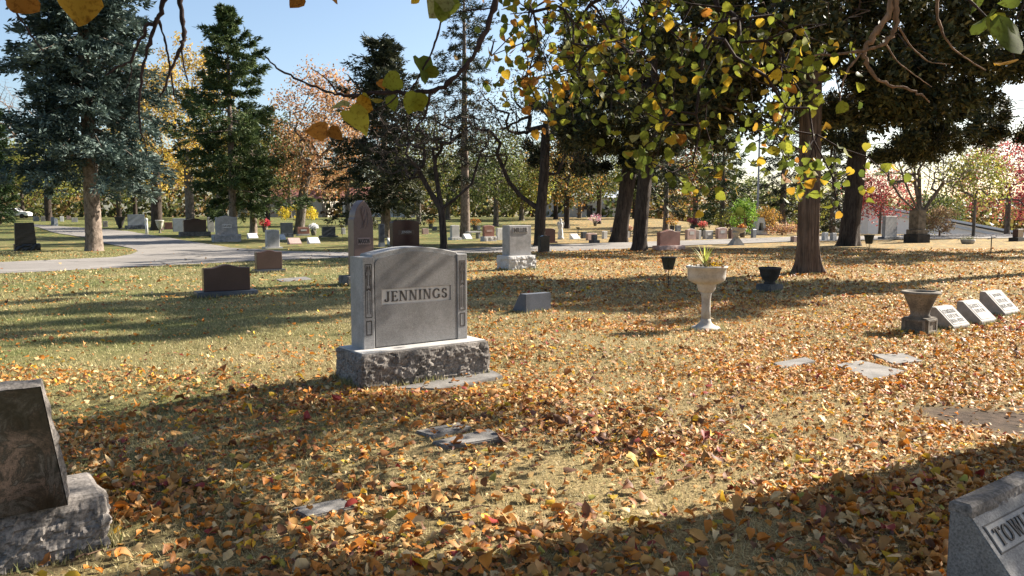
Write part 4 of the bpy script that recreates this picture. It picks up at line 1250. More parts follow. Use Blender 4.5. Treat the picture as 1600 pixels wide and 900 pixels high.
def cards(b, p, d, L, W, rng, col, shape='kite'):
    """thin pointed foliage faces from p along d"""
    n = len(p)
    d = d / (np.linalg.norm(d, axis=1)[:, None] + 1e-9)
    s = np.cross(d, rng.normal(0, 1, (n, 3))); s /= np.linalg.norm(s, axis=1)[:, None] + 1e-9
    L = np.reshape(L, (-1, 1)); W = np.reshape(W, (-1, 1))
    if shape == 'tri':
        V = np.stack([p + s * W * 0.5, p - s * W * 0.5, p + d * L], 1); F = np.arange(n * 3).reshape(n, 3); k = 3
    else:
        V = np.stack([p, p + d * L * 0.45 + s * W * 0.5, p + d * L, p + d * L * 0.45 - s * W * 0.5], 1)
        i0 = np.arange(n)[:, None] * 4
        F = np.concatenate([i0 + [0, 1, 2], i0 + [0, 2, 3]]); k = 4
    b.add(V.reshape(-1, 3), F, np.repeat(col, k, 0))

def pick(rng, cols, n, jit=0.25):
    c = np.array(cols)[rng.integers(0, len(cols), n)]
    return np.clip(c * rng.uniform(1 - jit, 1 + jit, (n, 1)) * rng.uniform(0.92, 1.08, (n, 3)), 0, 1)

TREES = "trees standing in the cemetery"
def conifer(loc, seed, H, Rm, z0, r0, cols, label, n_br=150, tufts=13, per=13, cl=0.20, cw=0.035, droop=0.28, upturn=0.18, bark=B_SPRUCE, prof=None,
            name="spruce_tree", dens_pow=0.85, lean=(0, 0), var=0.62, sparse=0.0, whorl=7, spread=0.33, tr=0.055):
    rng = np.random.default_rng(seed)
    root = empty(name, (loc[0], loc[1], loc[2]), 0, label, "tree", TREES)
    T = Buf()
    zz = np.linspace(-0.15, H * 0.98, 12)
    tp = np.stack([lean[0] * (np.maximum(zz, 0) / H) ** 1.2 * H, lean[1] * zz, zz], -1)
    v, f = trunk_tube(tp, np.maximum(r0 * (1 - zz / H) ** 0.8, 0.02), 12, seed, 0.45, 0.08, 0.3)
    T.add(v, f)
    C = Buf(); cols = np.array(cols)
    for q in range(n_br):
        wh = q // whorl; t = min(0.995, ((wh + 0.5 + rng.normal(0, 0.16)) * whorl / n_br)) if whorl > 1 else (q + rng.uniform(0, 1)) / n_br
        t = max(t, 0.0) ** dens_pow
        if q % whorl == 0: wf = rng.uniform(0.72, 1.12)
        z = z0 + (H - z0) * t
        pr = (prof(t) if prof else (1 - t) ** 0.8 * (0.75 + 0.25 * min(1, t * 6)))
        L = Rm * pr * rng.uniform(var, 1.15) * wf + 0.12
        if rng.random() < sparse: L *= rng.uniform(0.3, 0.6)
        az = q * 2.39996 + rng.uniform(-0.5, 0.5)
        o = np.array([math.cos(az), math.sin(az), 0]); sd = np.array([-o[1], o[0], 0])
        slope = -0.10 - 0.15 * (1 - t) + 0.75 * t ** 2 + rng.normal(0, 0.07)
        cen = np.array([lean[0] * (z / H) ** 1.2 * H, lean[1] * z, z])
        def bp(s):
            s = np.asarray(s, float)
            return cen + o * (L * s)[..., None] + np.array([0, 0, 1.0]) * (L * (slope * s - droop * s ** 2 * (1 - 0.6 * t) + upturn * s ** 4))[..., None]
        s6 = np.linspace(0, 0.95, 5)
        v, f = tube_np(bp(s6), np.maximum(0.035 * (L / 3) * (1 - s6), 0.008), 3); T.add(v, f)
        nt_ = max(3, int(tufts * (0.35 + 0.65 * L / Rm)))
        s = rng.beta(1.7, 1.15, nt_) * 0.9 + 0.1
        w = rng.uniform(-1, 1, nt_) * L * spread * np.sqrt(np.clip(1.05 - s, 0.03, 1))
        c0 = bp(s) + sd * w[:, None] + np.array([0, 0, 1.0]) * (-np.abs(w) * 0.30 + rng.normal(0, 0.05 * L, nt_))[:, None]
        td = o[None] * 0.75 + sd[None] * (np.sign(w) * 0.55)[:, None] + np.array([0, 0, -0.20 + 0.25 * t])[None] + rng.normal(0, 0.18, (nt_, 3))
        n = nt_ * per
        td = np.repeat(td, per, 0); c1 = np.repeat(c0, per, 0)
        p = c1 + td * rng.uniform(-0.30, 0.22, (n, 1)) * min(1, L) + rng.normal(0, tr * min(1.0, L * 0.6), (n, 3))
        d = td + rng.normal(0, 0.48, (n, 3)) + [0, 0, 0.05]
        tone = np.repeat(rng.uniform(0, 1, nt_) ** 1.4, per)[:, None]
        col = cols[0] * (1 - tone) + cols[1] * tone
        col = col * rng.uniform(0.7, 1.3, (n, 1))
        cards(C, p, d, cl * rng.uniform(0.6, 1.3, n), cw * rng.uniform(0.7, 1.3, n), rng, col)
    link("trunk", T.mesh("trunk", bark, True, False), root)
    link("crown", C.mesh("crown", M_NEEDLE), root)
    return root

def ellipsoid(rng, n, c, r, shell=0.5):
    u = rng.normal(0, 1, (n, 3)); u /= np.linalg.norm(u, axis=1)[:, None]
    return np.array(c) + u * np.array(r) * (rng.uniform(0, 1, (n, 1)) ** (1 / 3 * (1 - shell) + 0.05 * shell + 0.12))

def broadleaf(loc, seed, trunk, r0, blobs, n_att, label, leaf=None, bark=B_GREY, rt=0.012, name="deciduous_tree", cat="tree", twig_thr=0.05, wander=0.12, sag=0.05,
              upbias=0.6, twigs=0, needles=False, group=TREES, extra_trunks=(), flare=0.5, tsides=14, maxseg=0.8, roughness=0.09):
    """trunk: list of (x,y,z) local points; blobs: [(centre, radii, share)]; leaf: dict(n, s, size, cols, w)"""
    rng = np.random.default_rng(seed)
    root = empty(name, (loc[0], loc[1], loc[2]), 0, label, cat, group)
    nodes = [(np.array(trunk[0], float), -1)]
    for k in range(1, len(trunk)):
        a, b_ = np.array(trunk[k - 1], float), np.array(trunk[k], float)
        m = max(1, int(np.linalg.norm(b_ - a) / 0.7))
        for s in range(1, m + 1): nodes.append((a + (b_ - a) * s / m, len(nodes) - 1))
    ntr = len(nodes)
    for ex_ in extra_trunks:                       # further stems: (index of start node, points)
        last = ex_[0] if ex_[0] >= 0 else ntr - 1
        prev = nodes[last][0]
        for pnt in ex_[1]:
            b_ = np.array(pnt, float); m = max(1, int(np.linalg.norm(b_ - prev) / 0.7))
            for s in range(1, m + 1):
                nodes.append((prev + (b_ - prev) * s / m, last)); last = len(nodes) - 1
            prev = b_
    att = []
    tot = sum(b_[2] for b_ in blobs)
    for c, r, sh in blobs: att.append(ellipsoid(rng, max(1, int(n_att * sh / tot)), c, r))
    att = np.concatenate(att)
    top = np.array(trunk[-1], float)
    att = att[np.argsort(np.linalg.norm(att - top, axis=1))]
    if twigs:
        tw = att[rng.integers(0, len(att), twigs)] + rng.normal(0, 0.45, (twigs, 3)) * [1, 1, 0.8]
        att = np.concatenate([att, tw])
    pos, par = grow(nodes, att, rng, wander, maxseg, sag, upbias)
    n = len(pos)
    rad, has = radii(par, n, r0, rt)
    rad[:ntr] = np.maximum(rad[:ntr], np.linspace(r0, rad[ntr - 1], ntr) * 0.8)
    kids = np.arange(1, n)
    T, Br = Buf(), Buf()
    v, f = trunk_tube([q[0] for q in nodes[:ntr]], np.maximum(rad[:ntr], 0.01), tsides, seed, flare, roughness, 0.2)
    T.add(v, f)
    e = kids[kids >= ntr]
    ra = np.minimum(rad[par[e]], rad[e] * 1.3); rb = rad[e]
    big = rad[e] > twig_thr
    for msk, sd, tgt in ((big, 7, T), (~big, 3, Br)):
        if msk.any():
            v, f = edge_tubes(pos[par[e[msk]]], pos[e[msk]] + 0 * 1.0, ra[msk], rb[msk], sd); tgt.add(v, f)
    link("trunk", T.mesh("trunk", bark, True, False), root)
    if Br.n: link("branches", Br.mesh("branches", bark, False, False), root)["kind"] = "stuff"
    if leaf:
        C = Buf()
        tips = np.where(~has)[0]; tips = tips[tips >= ntr]
        per = max(1, int(leaf['n'] / len(tips)))
        m = per * len(tips)
        tone = np.repeat(rng.uniform(0.65, 1.3, len(tips)), per)[:, None]
        p = np.repeat(pos[tips], per, 0) + rng.normal(0, leaf['s'], (m, 3))
        col = pick(rng, leaf['cols'], m, 0.3) * tone
        if needles:
            td = np.repeat(pos[tips] - pos[par[tips]], per, 0); td /= np.linalg.norm(td, axis=1)[:, None] + 1e-9
            d = td * 0.8 + rng.normal(0, 0.6, (m, 3)) + [0, 0, leaf.get('up', 0)]
        else:
            d = rng.normal(0, 1, (m, 3)) + [0, 0, -0.4]
        cards(C, p, d, leaf['size'] * rng.uniform(0.6, 1.3, m), leaf['size'] * leaf.get('w', 0.6) * rng.uniform(0.7, 1.2, m), rng, col)
        link("crown", C.mesh("crown", M_NEEDLE if needles else M_LEAF), root)
    return root

BLUE = [(0.030, 0.050, 0.042), (0.155, 0.205, 0.172)]
GREEN = [(0.030, 0.052, 0.020), (0.125, 0.165, 0.055)]
DARK = [(0.018, 0.026, 0.014), (0.072, 0.082, 0.040)]
OLIVE = [(0.034, 0.038, 0.015), (0.105, 0.095, 0.036)]

conifer(P(147, 392), 1, 21.0, 3.35, 3.7, 0.34, BLUE, "large blue-green spruce with lit grey trunk on the left grass island", 320, 18, 32, 0.25, 0.085, 0.42, 0.16,
        prof=lambda t: (1 - t) ** 0.55 * (0.80 + 0.2 * min(1, t * 8)), spread=0.40, whorl=9, tr=0.085)
conifer(P(365, 368), 2, 15.9, 5.7, 1.9, 0.30, GREEN, "tall pointed dark green spruce behind the grey plated headstone", 110, 34, 22, 0.34, 0.085, 0.22, 0.24, sparse=0.22, whorl=5, spread=0.22, var=0.5,
        prof=lambda t: (1 - t) ** 0.72 * (0.85 + 0.15 * min(1, t * 6)) + 0.02)
conifer(GD(398, 60), 12, 9.0, 2.2, 2.2, 0.28, GREEN, "slim dark spruce close behind the tall pointed one", 90, 9, 12, 0.3, 0.055, dens_pow=1.0, sparse=0.3)
conifer(P(603, 372), 3, 12.4, 5.0, 1.9, 0.34, [(0.024, 0.032, 0.017), (0.115, 0.12, 0.062)], "broad dark spruce with silver-lit trunk behind the maroon headstone", 150, 22, 20, 0.32, 0.080, 0.22, 0.14, sparse=0.25, whorl=5, var=0.5,
        prof=lambda t: (1 - t) ** 0.5 * (0.8 + 0.2 * min(1, t * 5)))
conifer(P(727, 372), 4, 17.5, 2.6, 3.4, 0.32, DARK, "tall narrow sparse spruce behind the small bare tree", 140, 11, 15, 0.28, 0.06, 0.3, 0.1, sparse=0.35,
        prof=lambda t: 0.55 + 0.6 * t if t < 0.7 else (1 - t) * 3.2)
conifer(P(1222, 363), 5, 13, 3.6, 1.2, 0.3, DARK, "dark spruce behind the big trunk, near the flagpole", 130, 11, 14, 0.34, 0.07, sparse=0.3)
conifer(P(1128, 361), 6, 9.5, 3.4, 0.8, 0.25, GREEN, "green spruce above the far row of pink headstones", 120, 11, 14, 0.34, 0.07)
conifer(P(1040, 360), 16, 12.5, 3.0, 1.5, 0.25, DARK, "dark spruce far behind the plain red headstone", 110, 10, 13, 0.34, 0.07, sparse=0.2)
conifer(GD(1298, 72), 17, 12, 3.2, 0.8, 0.3, DARK, "dark spruce seen between the big trunk and the double trunk", 110, 11, 13, 0.36, 0.075)
conifer(GD(3, 84), 7, 11.8, 2.0, 0.15, 0.2, [(0.014, 0.030, 0.010), (0.045, 0.075, 0.022)], "dense dark columnar evergreen cut by the left edge", 200, 12, 14, 0.34, 0.075, -0.45, 0.0,
        prof=lambda t: min(1, 0.75 + t) * (1 - t) ** 0.32, name="columnar_evergreen")

# cedars
def sprays(seed, big, n, r):
    rng = np.random.default_rng(seed)
    out = []
    for c_, rr, sh in big:
        k = max(2, int(n * sh))
        for q in ellipsoid(rng, k, c_, rr, 0.0):
            s = rng.uniform(0.6, 1.35)
            out.append((tuple(q), (r * s * 1.25, r * s * 1.25, r * s * 0.5), s * s))
    return out
def cedar(loc, seed, trunk, r0, blobs, label, n_att=420, nl=30000, bark=B_CEDAR, cols=DARK, size=0.20, ns=10, sr=0.95, cwid=0.30, **k):
    return broadleaf(loc, seed, trunk, r0, sprays(seed, blobs, ns, sr), n_att, label, dict(n=nl, s=0.17, size=size, w=cwid, cols=[cols[0], cols[0], cols[1]], up=0.1), bark, 0.010, "cedar_tree",
                     needles=True, sag=-0.04, upbias=0.2, tsides=26, **k)
pc = P(1260, 428)
cedar(pc, 21, [(0, 0, -0.1), (-0.02, 0, 2.5), (-0.05, 0.1, 6), (0, 0.1, 11)], 0.275,
      [((-1.5, -0.4, 6.4), (2.6, 2.4, 1.6), 1.5), ((0, 0, 9.5), (3.8, 3.8, 3.4), 2.0), ((1.6, 0.8, 6.4), (2.8, 2.4, 1.7), 1.5), ((-2.4, 0.2, 4.9), (1.6, 1.4, 0.8), 0.5), ((2.4, 0.5, 4.9), (2.0, 1.6, 0.9), 0.6)],
      "big reddish cedar trunk with fluted foot standing right of centre", 800, 76000, cols=OLIVE, ns=26, sr=0.95, cwid=0.46, flare=0.85, roughness=0.12, extra_trunks=[(4, [(-0.6, -0.2, 3.4), (-1.3, -0.3, 3.85), (-2.2, -0.3, 4.3), (-3.0, -0.3, 4.6)])])
p2 = P(998, 392)
cedar(p2, 22, [(0, 0, -0.1), (0.12, 0, 2.0), (0.42, 0.1, 5), (0.6, 0.1, 10)], 0.30,
      [((0.2, 0, 8), (4.4, 3.4, 4.0), 3.0), ((-2.2, 0, 5.4), (2.2, 1.8, 1.0), 0.7), ((2.2, 0, 5.0), (1.8, 1.8, 1.1), 0.5)], "dark leaning cedar trunk on the near side of the road, right one of two", 560, 52000, B_DARK, OLIVE, 0.24, 20, 0.95, flare=0.5)
p3 = P(965, 379)
cedar(p3, 23, [(0, 0, -0.1), (0.35, 0, 2.2), (0.75, 0.1, 5), (0.9, 0.1, 11)], 0.42,
      [((0.4, 0, 9), (4.6, 4, 4.5), 2.6), ((-2.2, 0, 5.2), (2.4, 2, 1.2), 0.6), ((1.5, 0, 4.4), (1.8, 1.8, 0.9), 0.3)], "dark leaning cedar trunk beyond the road, left one of two", 480, 44000, B_DARK, DARK, 0.30, 20, 1.1, flare=0.5)
p4 = P(1326, 384)
cedar(p4, 24, [(0, 0, -0.1), (0.05, 0, 1.2), (0.25, 0.05, 3.2), (0.3, 0.1, 9)], 0.46,
      [((0.8, 0, 9.5), (4.6, 4.2, 3.6), 1.8), ((3.6, 0.4, 6.6), (3.6, 2.8, 2.2), 2.2), ((3.2, -0.2, 5.6), (2.4, 1.8, 0.9), 0.8), ((-1.2, 0.5, 6.2), (1.8, 1.5, 1.4), 0.6), ((6.0, 0.2, 7.5), (2.4, 2.2, 2.4), 0.9)],
      "massive dark double-trunked cedar right of the big reddish trunk", 700, 66000, B_DARK, OLIVE, 0.26, 13, 0.95, flare=0.55, extra_trunks=[(1, [(-0.30, 0, 1.3), (-0.75, 0, 2.4), (-1.05, 0.1, 4.2), (-0.9, 0.2, 7)])])
cedar(GD(1668, 36), 25, [(0, 0, -0.1), (0, 0, 4), (0.2, 0, 11)], 0.4,
      [((0, 0, 8.5), (4.2, 4.0, 3.6), 2.4), ((-2.8, 0, 5.6), (2.2, 2.2, 1.1), 0.7)], "feathery cedar reaching in from beyond the right edge", 340, 30000, B_DARK, OLIVE, 0.28)

cedar(Vector((15.2, 21.8, g(15.2, 21.8))), 26, [(0, 0, -0.1), (0, 0, 4), (0.1, 0, 10)], 0.32,
      [((-0.3, 0, 8.2), (2.6, 2.3, 2.4), 2.0), ((-1.0, -0.3, 6.2), (2.0, 1.5, 0.8), 0.8)], "cedar whose sprays hang into the top right corner", 300, 22000, B_DARK, OLIVE, 0.2, 11, 0.8, 0.42)
# deciduous trees
GOLD = [(0.46, 0.30, 0.045), (0.38, 0.22, 0.05), (0.30, 0.24, 0.05), (0.52, 0.38, 0.09)]
PEACH = [(0.44, 0.235, 0.095), (0.36, 0.165, 0.065), (0.48, 0.31, 0.15), (0.30, 0.135, 0.055)]
LIME = [(0.22, 0.24, 0.05), (0.34, 0.30, 0.06), (0.16, 0.18, 0.045)]
MOSS = [(0.10, 0.13, 0.035), (0.16, 0.17, 0.05), (0.07, 0.09, 0.03)]
PINK = [(0.30, 0.060, 0.065), (0.25, 0.040, 0.042), (0.36, 0.115, 0.10)]
def dec(px, depth, H, rx, label, cols, seed, n=9000, fork=0.28, r0=0.25, size=0.22, natt=260, bark=B_GREY, zc=None, rz=None, dx=0.0, pos=None, twigs=0, s=0.35, **k):
    loc = pos or GD(px, depth)
    zc = zc or H * 0.62; rz = rz or H * 0.38
    return broadleaf(loc, seed, [(0, 0, -0.1), (dx * 0.3, 0, H * fork), (dx * 0.6, 0, H * (fork + 0.15))], r0,
                     [((dx, 0, zc), (rx, rx * 0.9, rz), 1.0)], natt, label, dict(n=n, s=s, size=size, w=0.7, cols=cols) if n else None, bark, twigs=twigs, **k)
dec(300, 76, 18, 4.6, "golden-leaved tree between the blue spruce and the pointed green spruce", GOLD, 31, 9000, r0=0.4, size=0.24)
dec(246, 72, 14, 3.6, "yellowing tree whose dark trunk stands by the tan urn", GOLD, 32, 6000, r0=0.42, bark=B_DARK, size=0.24, pos=P(246, 360))
dec(500, 58, 12.4, 3.4, "peach-brown tree with leaning trunk behind the far stones at left centre", PEACH, 33, 7000, r0=0.34, size=0.19, dx=1.5, pos=P(467, 366), natt=420)
dec(545, 82, 14, 4.0, "peach-brown tree far back left of the broad dark spruce", PEACH, 34, 6000, size=0.24)
dec(8, 115, 20, 6, "bare pinkish tree far off at the left edge", None, 35, 0, r0=0.28, natt=350, twigs=1500, bark=B_TWIG, wander=0.05)
dec(80, 98, 11, 5.0, "olive yellow tree far off behind the left grass island", LIME, 36, 6000, r0=0.4, size=0.3, bark=B_DARK, zc=6.4, rz=4.0)
dec(1372, 60, 4.6, 2.2, "small pinkish red tree left of the tall grey slab headstone", PINK, 37, 5000, r0=0.10, size=0.15, natt=220, zc=2.9, rz=1.8)
dec(1570, 60, 7.0, 3.8, "pinkish red tree with spreading crown at the right edge", PINK, 38, 7500, r0=0.18, size=0.17, natt=300, zc=4.3, rz=2.7)
dec(1518, 54, 6.2, 2.0, "yellow-green tree in front of the spreading red one at right", LIME, 39, 3500, r0=0.10, size=0.17, natt=240, zc=4.0, rz=1.9)
DKMOSS = [(0.06, 0.075, 0.025), (0.10, 0.11, 0.03), (0.15, 0.12, 0.03)]
dec(655, 84, 11, 4.2, "dark green tree behind the broad dark spruce at its right", DKMOSS, 51, 6000, size=0.26, s=0.4)
dec(775, 78, 9.5, 3.8, "grey-green tree between the narrow spruce and the forked tree", MOSS, 52, 6000, size=0.24, s=0.4)
dec(885, 72, 9.5, 3.6, "olive tree with orange patches right behind the forked tree", DKMOSS + [(0.34, 0.17, 0.04)], 53, 6500, size=0.22, s=0.4, bark=B_DARK)
dec(935, 86, 11, 4.6, "deep green tree just left of the leaning trunks", DKMOSS, 54, 6000, size=0.26, s=0.4, bark=B_DARK)
dec(1085, 76, 8.5, 3.6, "russet and green tree above the far pink headstones", DKMOSS + [(0.30, 0.10, 0.06)], 55, 6000, size=0.24, s=0.4)
dec(420, 78, 11, 4.4, "dark olive tree right of the pointed green spruce", DKMOSS, 56, 6000, size=0.26, s=0.4, bark=B_DARK)
dec(190, 84, 10, 4.4, "dark olive tree just right of the blue spruce", DKMOSS, 57, 6000, size=0.26, s=0.4, bark=B_DARK)
# small bare tree
bt = P(694, 389)
broadleaf(bt, 41, [(0, 0, -0.1), (-0.05, 0, 1.0), (-0.12, 0, 1.85)], 0.165, [((-1.9, 0, 4.9), (1.9, 1.6, 1.8), 1.2), ((-0.6, 0, 6.0), (1.8, 1.4, 1.5), 1.0), ((0.9, 0, 5.4), (1.6, 1.5, 1.8), 0.9)], 320,
          "small bare tree with spreading twiggy limbs behind the grey monument", None, B_DARK, 0.007, "bare_tree", twigs=1700, extra_trunks=[(-1, [(-0.6, 0, 2.6), (-1.2, 0.1, 3.7), (-2.4, 0.2, 4.6)]), (-1, [(0.5, 0, 2.3), (1.3, 0, 3.0), (1.7, 0, 4.4)]), (-1, [(-0.3, 0.2, 3.0), (-0.5, 0.1, 4.6)])], wander=0.10, flare=0.35)
# forked dark tree
ft = P(842, 385)
broadleaf(ft, 42, [(0, 0, -0.1), (0.08, 0, 1.8), (0.25, 0, 3.6), (0.32, 0, 6.0)], 0.27, [((-2.2, 0, 6.0), (1.8, 1.6, 2.0), 1), ((0.6, 0, 7.6), (2.2, 2, 2.2), 1.2), ((1.6, 0, 5.0), (1.0, 1.0, 1.6), 0.5)], 300,
          "dark forked tree with thin crown behind the grey block headstone", dict(n=3500, s=0.25, size=0.13, w=0.6, cols=[(0.07, 0.055, 0.02), (0.12, 0.075, 0.02), (0.04, 0.045, 0.02)]), B_DARK, 0.010, "forked_tree", twigs=700,
          extra_trunks=[(2, [(-0.9, 0, 2.5), (-1.5, 0, 3.2), (-2.1, 0, 4.6)]), (4, [(0.9, 0, 3.6), (1.4, 0, 4.8)])], wander=0.18)
# fan-shaped tree behind the column
vt = GD(1434, 50)
broadleaf(vt, 43, [(0, 0, -0.1), (0, 0, 1.5)], 0.22, [((0, 0, 5.0), (2.9, 2.6, 1.9), 1.0)], 260, "fan-shaped nearly bare tree rising behind the dark column monument",
          dict(n=700, s=0.2, size=0.14, w=0.7, cols=LIME), B_GREY, 0.008, "fan_tree", twigs=1300,
          extra_trunks=[(-1, [(-0.9, 0, 3.2), (-1.6, 0, 5)]), (-1, [(-0.3, 0.2, 3.4), (-0.5, 0.2, 5.4)]), (-1, [(0.35, -0.1, 3.4), (0.6, 0, 5.4)]), (-1, [(1.0, 0, 3.0), (1.9, 0, 4.8)]), (-1, [(-1.3, 0.1, 2.7), (-2.3, 0.1, 4.2)]), (-1, [(1.4, -0.2, 2.7), (2.4, -0.2, 4.0)]), (-1, [(0.05, 0.4, 3.4), (0.1, 0.6, 5.6)])], wander=0.05, flare=0.2, sag=0.0)
# far trees, each with its own tone
far = [(-60, 110, 13, 5, MOSS, "mossy green"), (40, 120, 10, 5, LIME, "lime"), (150, 112, 10, 5, MOSS, "green"), (215, 120, 12, 5, LIME, "yellow-green"), (345, 116, 13, 5.5, GOLD, "golden"),
       (415, 108, 12, 4.8, MOSS, "dull green"), (455, 120, 13, 5, PEACH, "russet"), (640, 116, 10, 5.5, LIME, "lime"), (700, 105, 8, 4, MOSS, "grey-green"), (775, 112, 9.0, 5, MOSS, "soft green"),
       (815, 100, 7.0, 3.6, LIME, "yellow-green"), (868, 108, 9, 4.5, GOLD, "golden"), (905, 118, 9.5, 5, MOSS, "dark green"), (990, 112, 10, 5, MOSS, "green"), (1085, 120, 10, 6, GOLD, "dull gold"),
       (1165, 118, 9, 5, MOSS, "dull green"), (1250, 118, 8, 5, LIME, "pale"), (1340, 122, 7, 5, MOSS, "grey-green"), (1450, 128, 6.5, 5, MOSS, "hazy green"), (1640, 110, 9, 5, PINK, "reddish")]
spots = ["beyond the left edge", "behind the far left stones", "behind the blue spruce trunk", "above the blue-grey headstones at left", "behind the pointed green spruce", "above the pale slab headstone", "behind the peach-brown trunk", "behind the maroon headstone",
         "behind the small bare tree", "left of the grey block headstone", "above the grey block headstone", "right of the forked tree", "left of the leaning trunks", "behind the leaning trunks", "above the far pink headstones", "behind the green bush", "behind the big reddish trunk", "behind the small pinkish tree",
         "beyond the pale building", "beyond the spreading red tree"]
for k, ((px, dp, H, rx, cl_, tn), spt) in enumerate(zip(far, spots)):
    dec(px, dp, H, rx, f"{tn} far-off tree {spt}", cl_, 60 + k, 4200, r0=0.3, size=0.36, natt=130, bark=B_DARK if k % 2 else B_GREY, s=0.55, fork=0.22)
def treeline():
    rng = np.random.default_rng(500)
    b = Buf()
    for k in range(1500):
        px = rng.uniform(-150, 1750); dp = rng.uniform(132, 165)
        q = GD(px, dp)
        h = (10.0 if px < 560 else 9.0 if px < 950 else 6.5) * (0.55 + 0.75 * float(fnoise(px / 70.0, 3.0)))
        base = np.array([(0.085, 0.10, 0.030), (0.15, 0.14, 0.04), (0.22, 0.15, 0.045), (0.055, 0.070, 0.025), (0.20, 0.115, 0.05)][int(rng.integers(0, 5))])
        n = 20
        p = np.array([q.x, q.y, q.z]) + rng.normal(0, 1, (n, 3)) * [1.5, 1.5, 0.9]
        p[:, 2] = q.z + np.abs(rng.uniform(0, h) + rng.normal(0, 0.8, n))
        cards(b, p, rng.normal(0, 1, (n, 3)), rng.uniform(0.6, 1.4, n), rng.uniform(0.5, 1.0, n), rng, base * rng.uniform(0.6, 1.4, (n, 1)))
    o = link("far_treeline", b.mesh("far_treeline", M_LEAF)); tag(o, "distant mixed line of autumn trees closing off the cemetery", "treeline", kind="stuff")
treeline()
# bushes
def bush(px, py, w, h, cols, label, seed, n=2600, size=0.12):
    return broadleaf(P(px, py), seed, [(0, 0, -0.05), (0, 0, h * 0.2)], 0.06, [((0, 0, h * 0.55), (w / 2, w / 2, h * 0.45), 1)], 90, label, dict(n=n, s=0.14, size=size, w=0.65, cols=cols), B_TWIG, 0.008, "bush", "bush", group="bushes at the far edge of the lawn")
bush(1163, 368, 2.0, 2.5, [(0.14, 0.26, 0.035), (0.22, 0.34, 0.05)], "bright green bush right behind the white birdbath", 91)
bush(1197, 366, 1.9, 1.9, [(0.42, 0.25, 0.05), (0.35, 0.19, 0.05)], "orange-gold bush right of the flagpole", 92, 1800)
bush(1135, 364, 2.0, 1.7, LIME, "pale yellow-green bush left of the bright green one", 93, 1600)
bush(1222, 367, 2.6, 0.7, [(0.42, 0.20, 0.15), (0.45, 0.3, 0.12), (0.3, 0.16, 0.08)], "low bed of pinkish flowers left of the big trunk", 94, 1500)
bush(1468, 369, 2.2, 1.9, [(0.34, 0.22, 0.14), (0.40, 0.28, 0.18), (0.28, 0.2, 0.08)], "rounded straw-coloured bush in front of the pale building", 95)
bush(1448, 368, 1.6, 1.6, LIME, "yellow-green bush left of the straw-coloured one", 96, 1200)
bush(1192, 364, 1.4, 1.2, [(0.20, 0.24, 0.16), (0.14, 0.18, 0.1)], "small grey-green bush between the flagpole and the flower bed", 97, 900)
bush(466, 350, 4.0, 2.0, [(0.62, 0.48, 0.04), (0.5, 0.4, 0.05)], "bright yellow shrub far off above the low red-brown headstone", 98, 1600, 0.2)

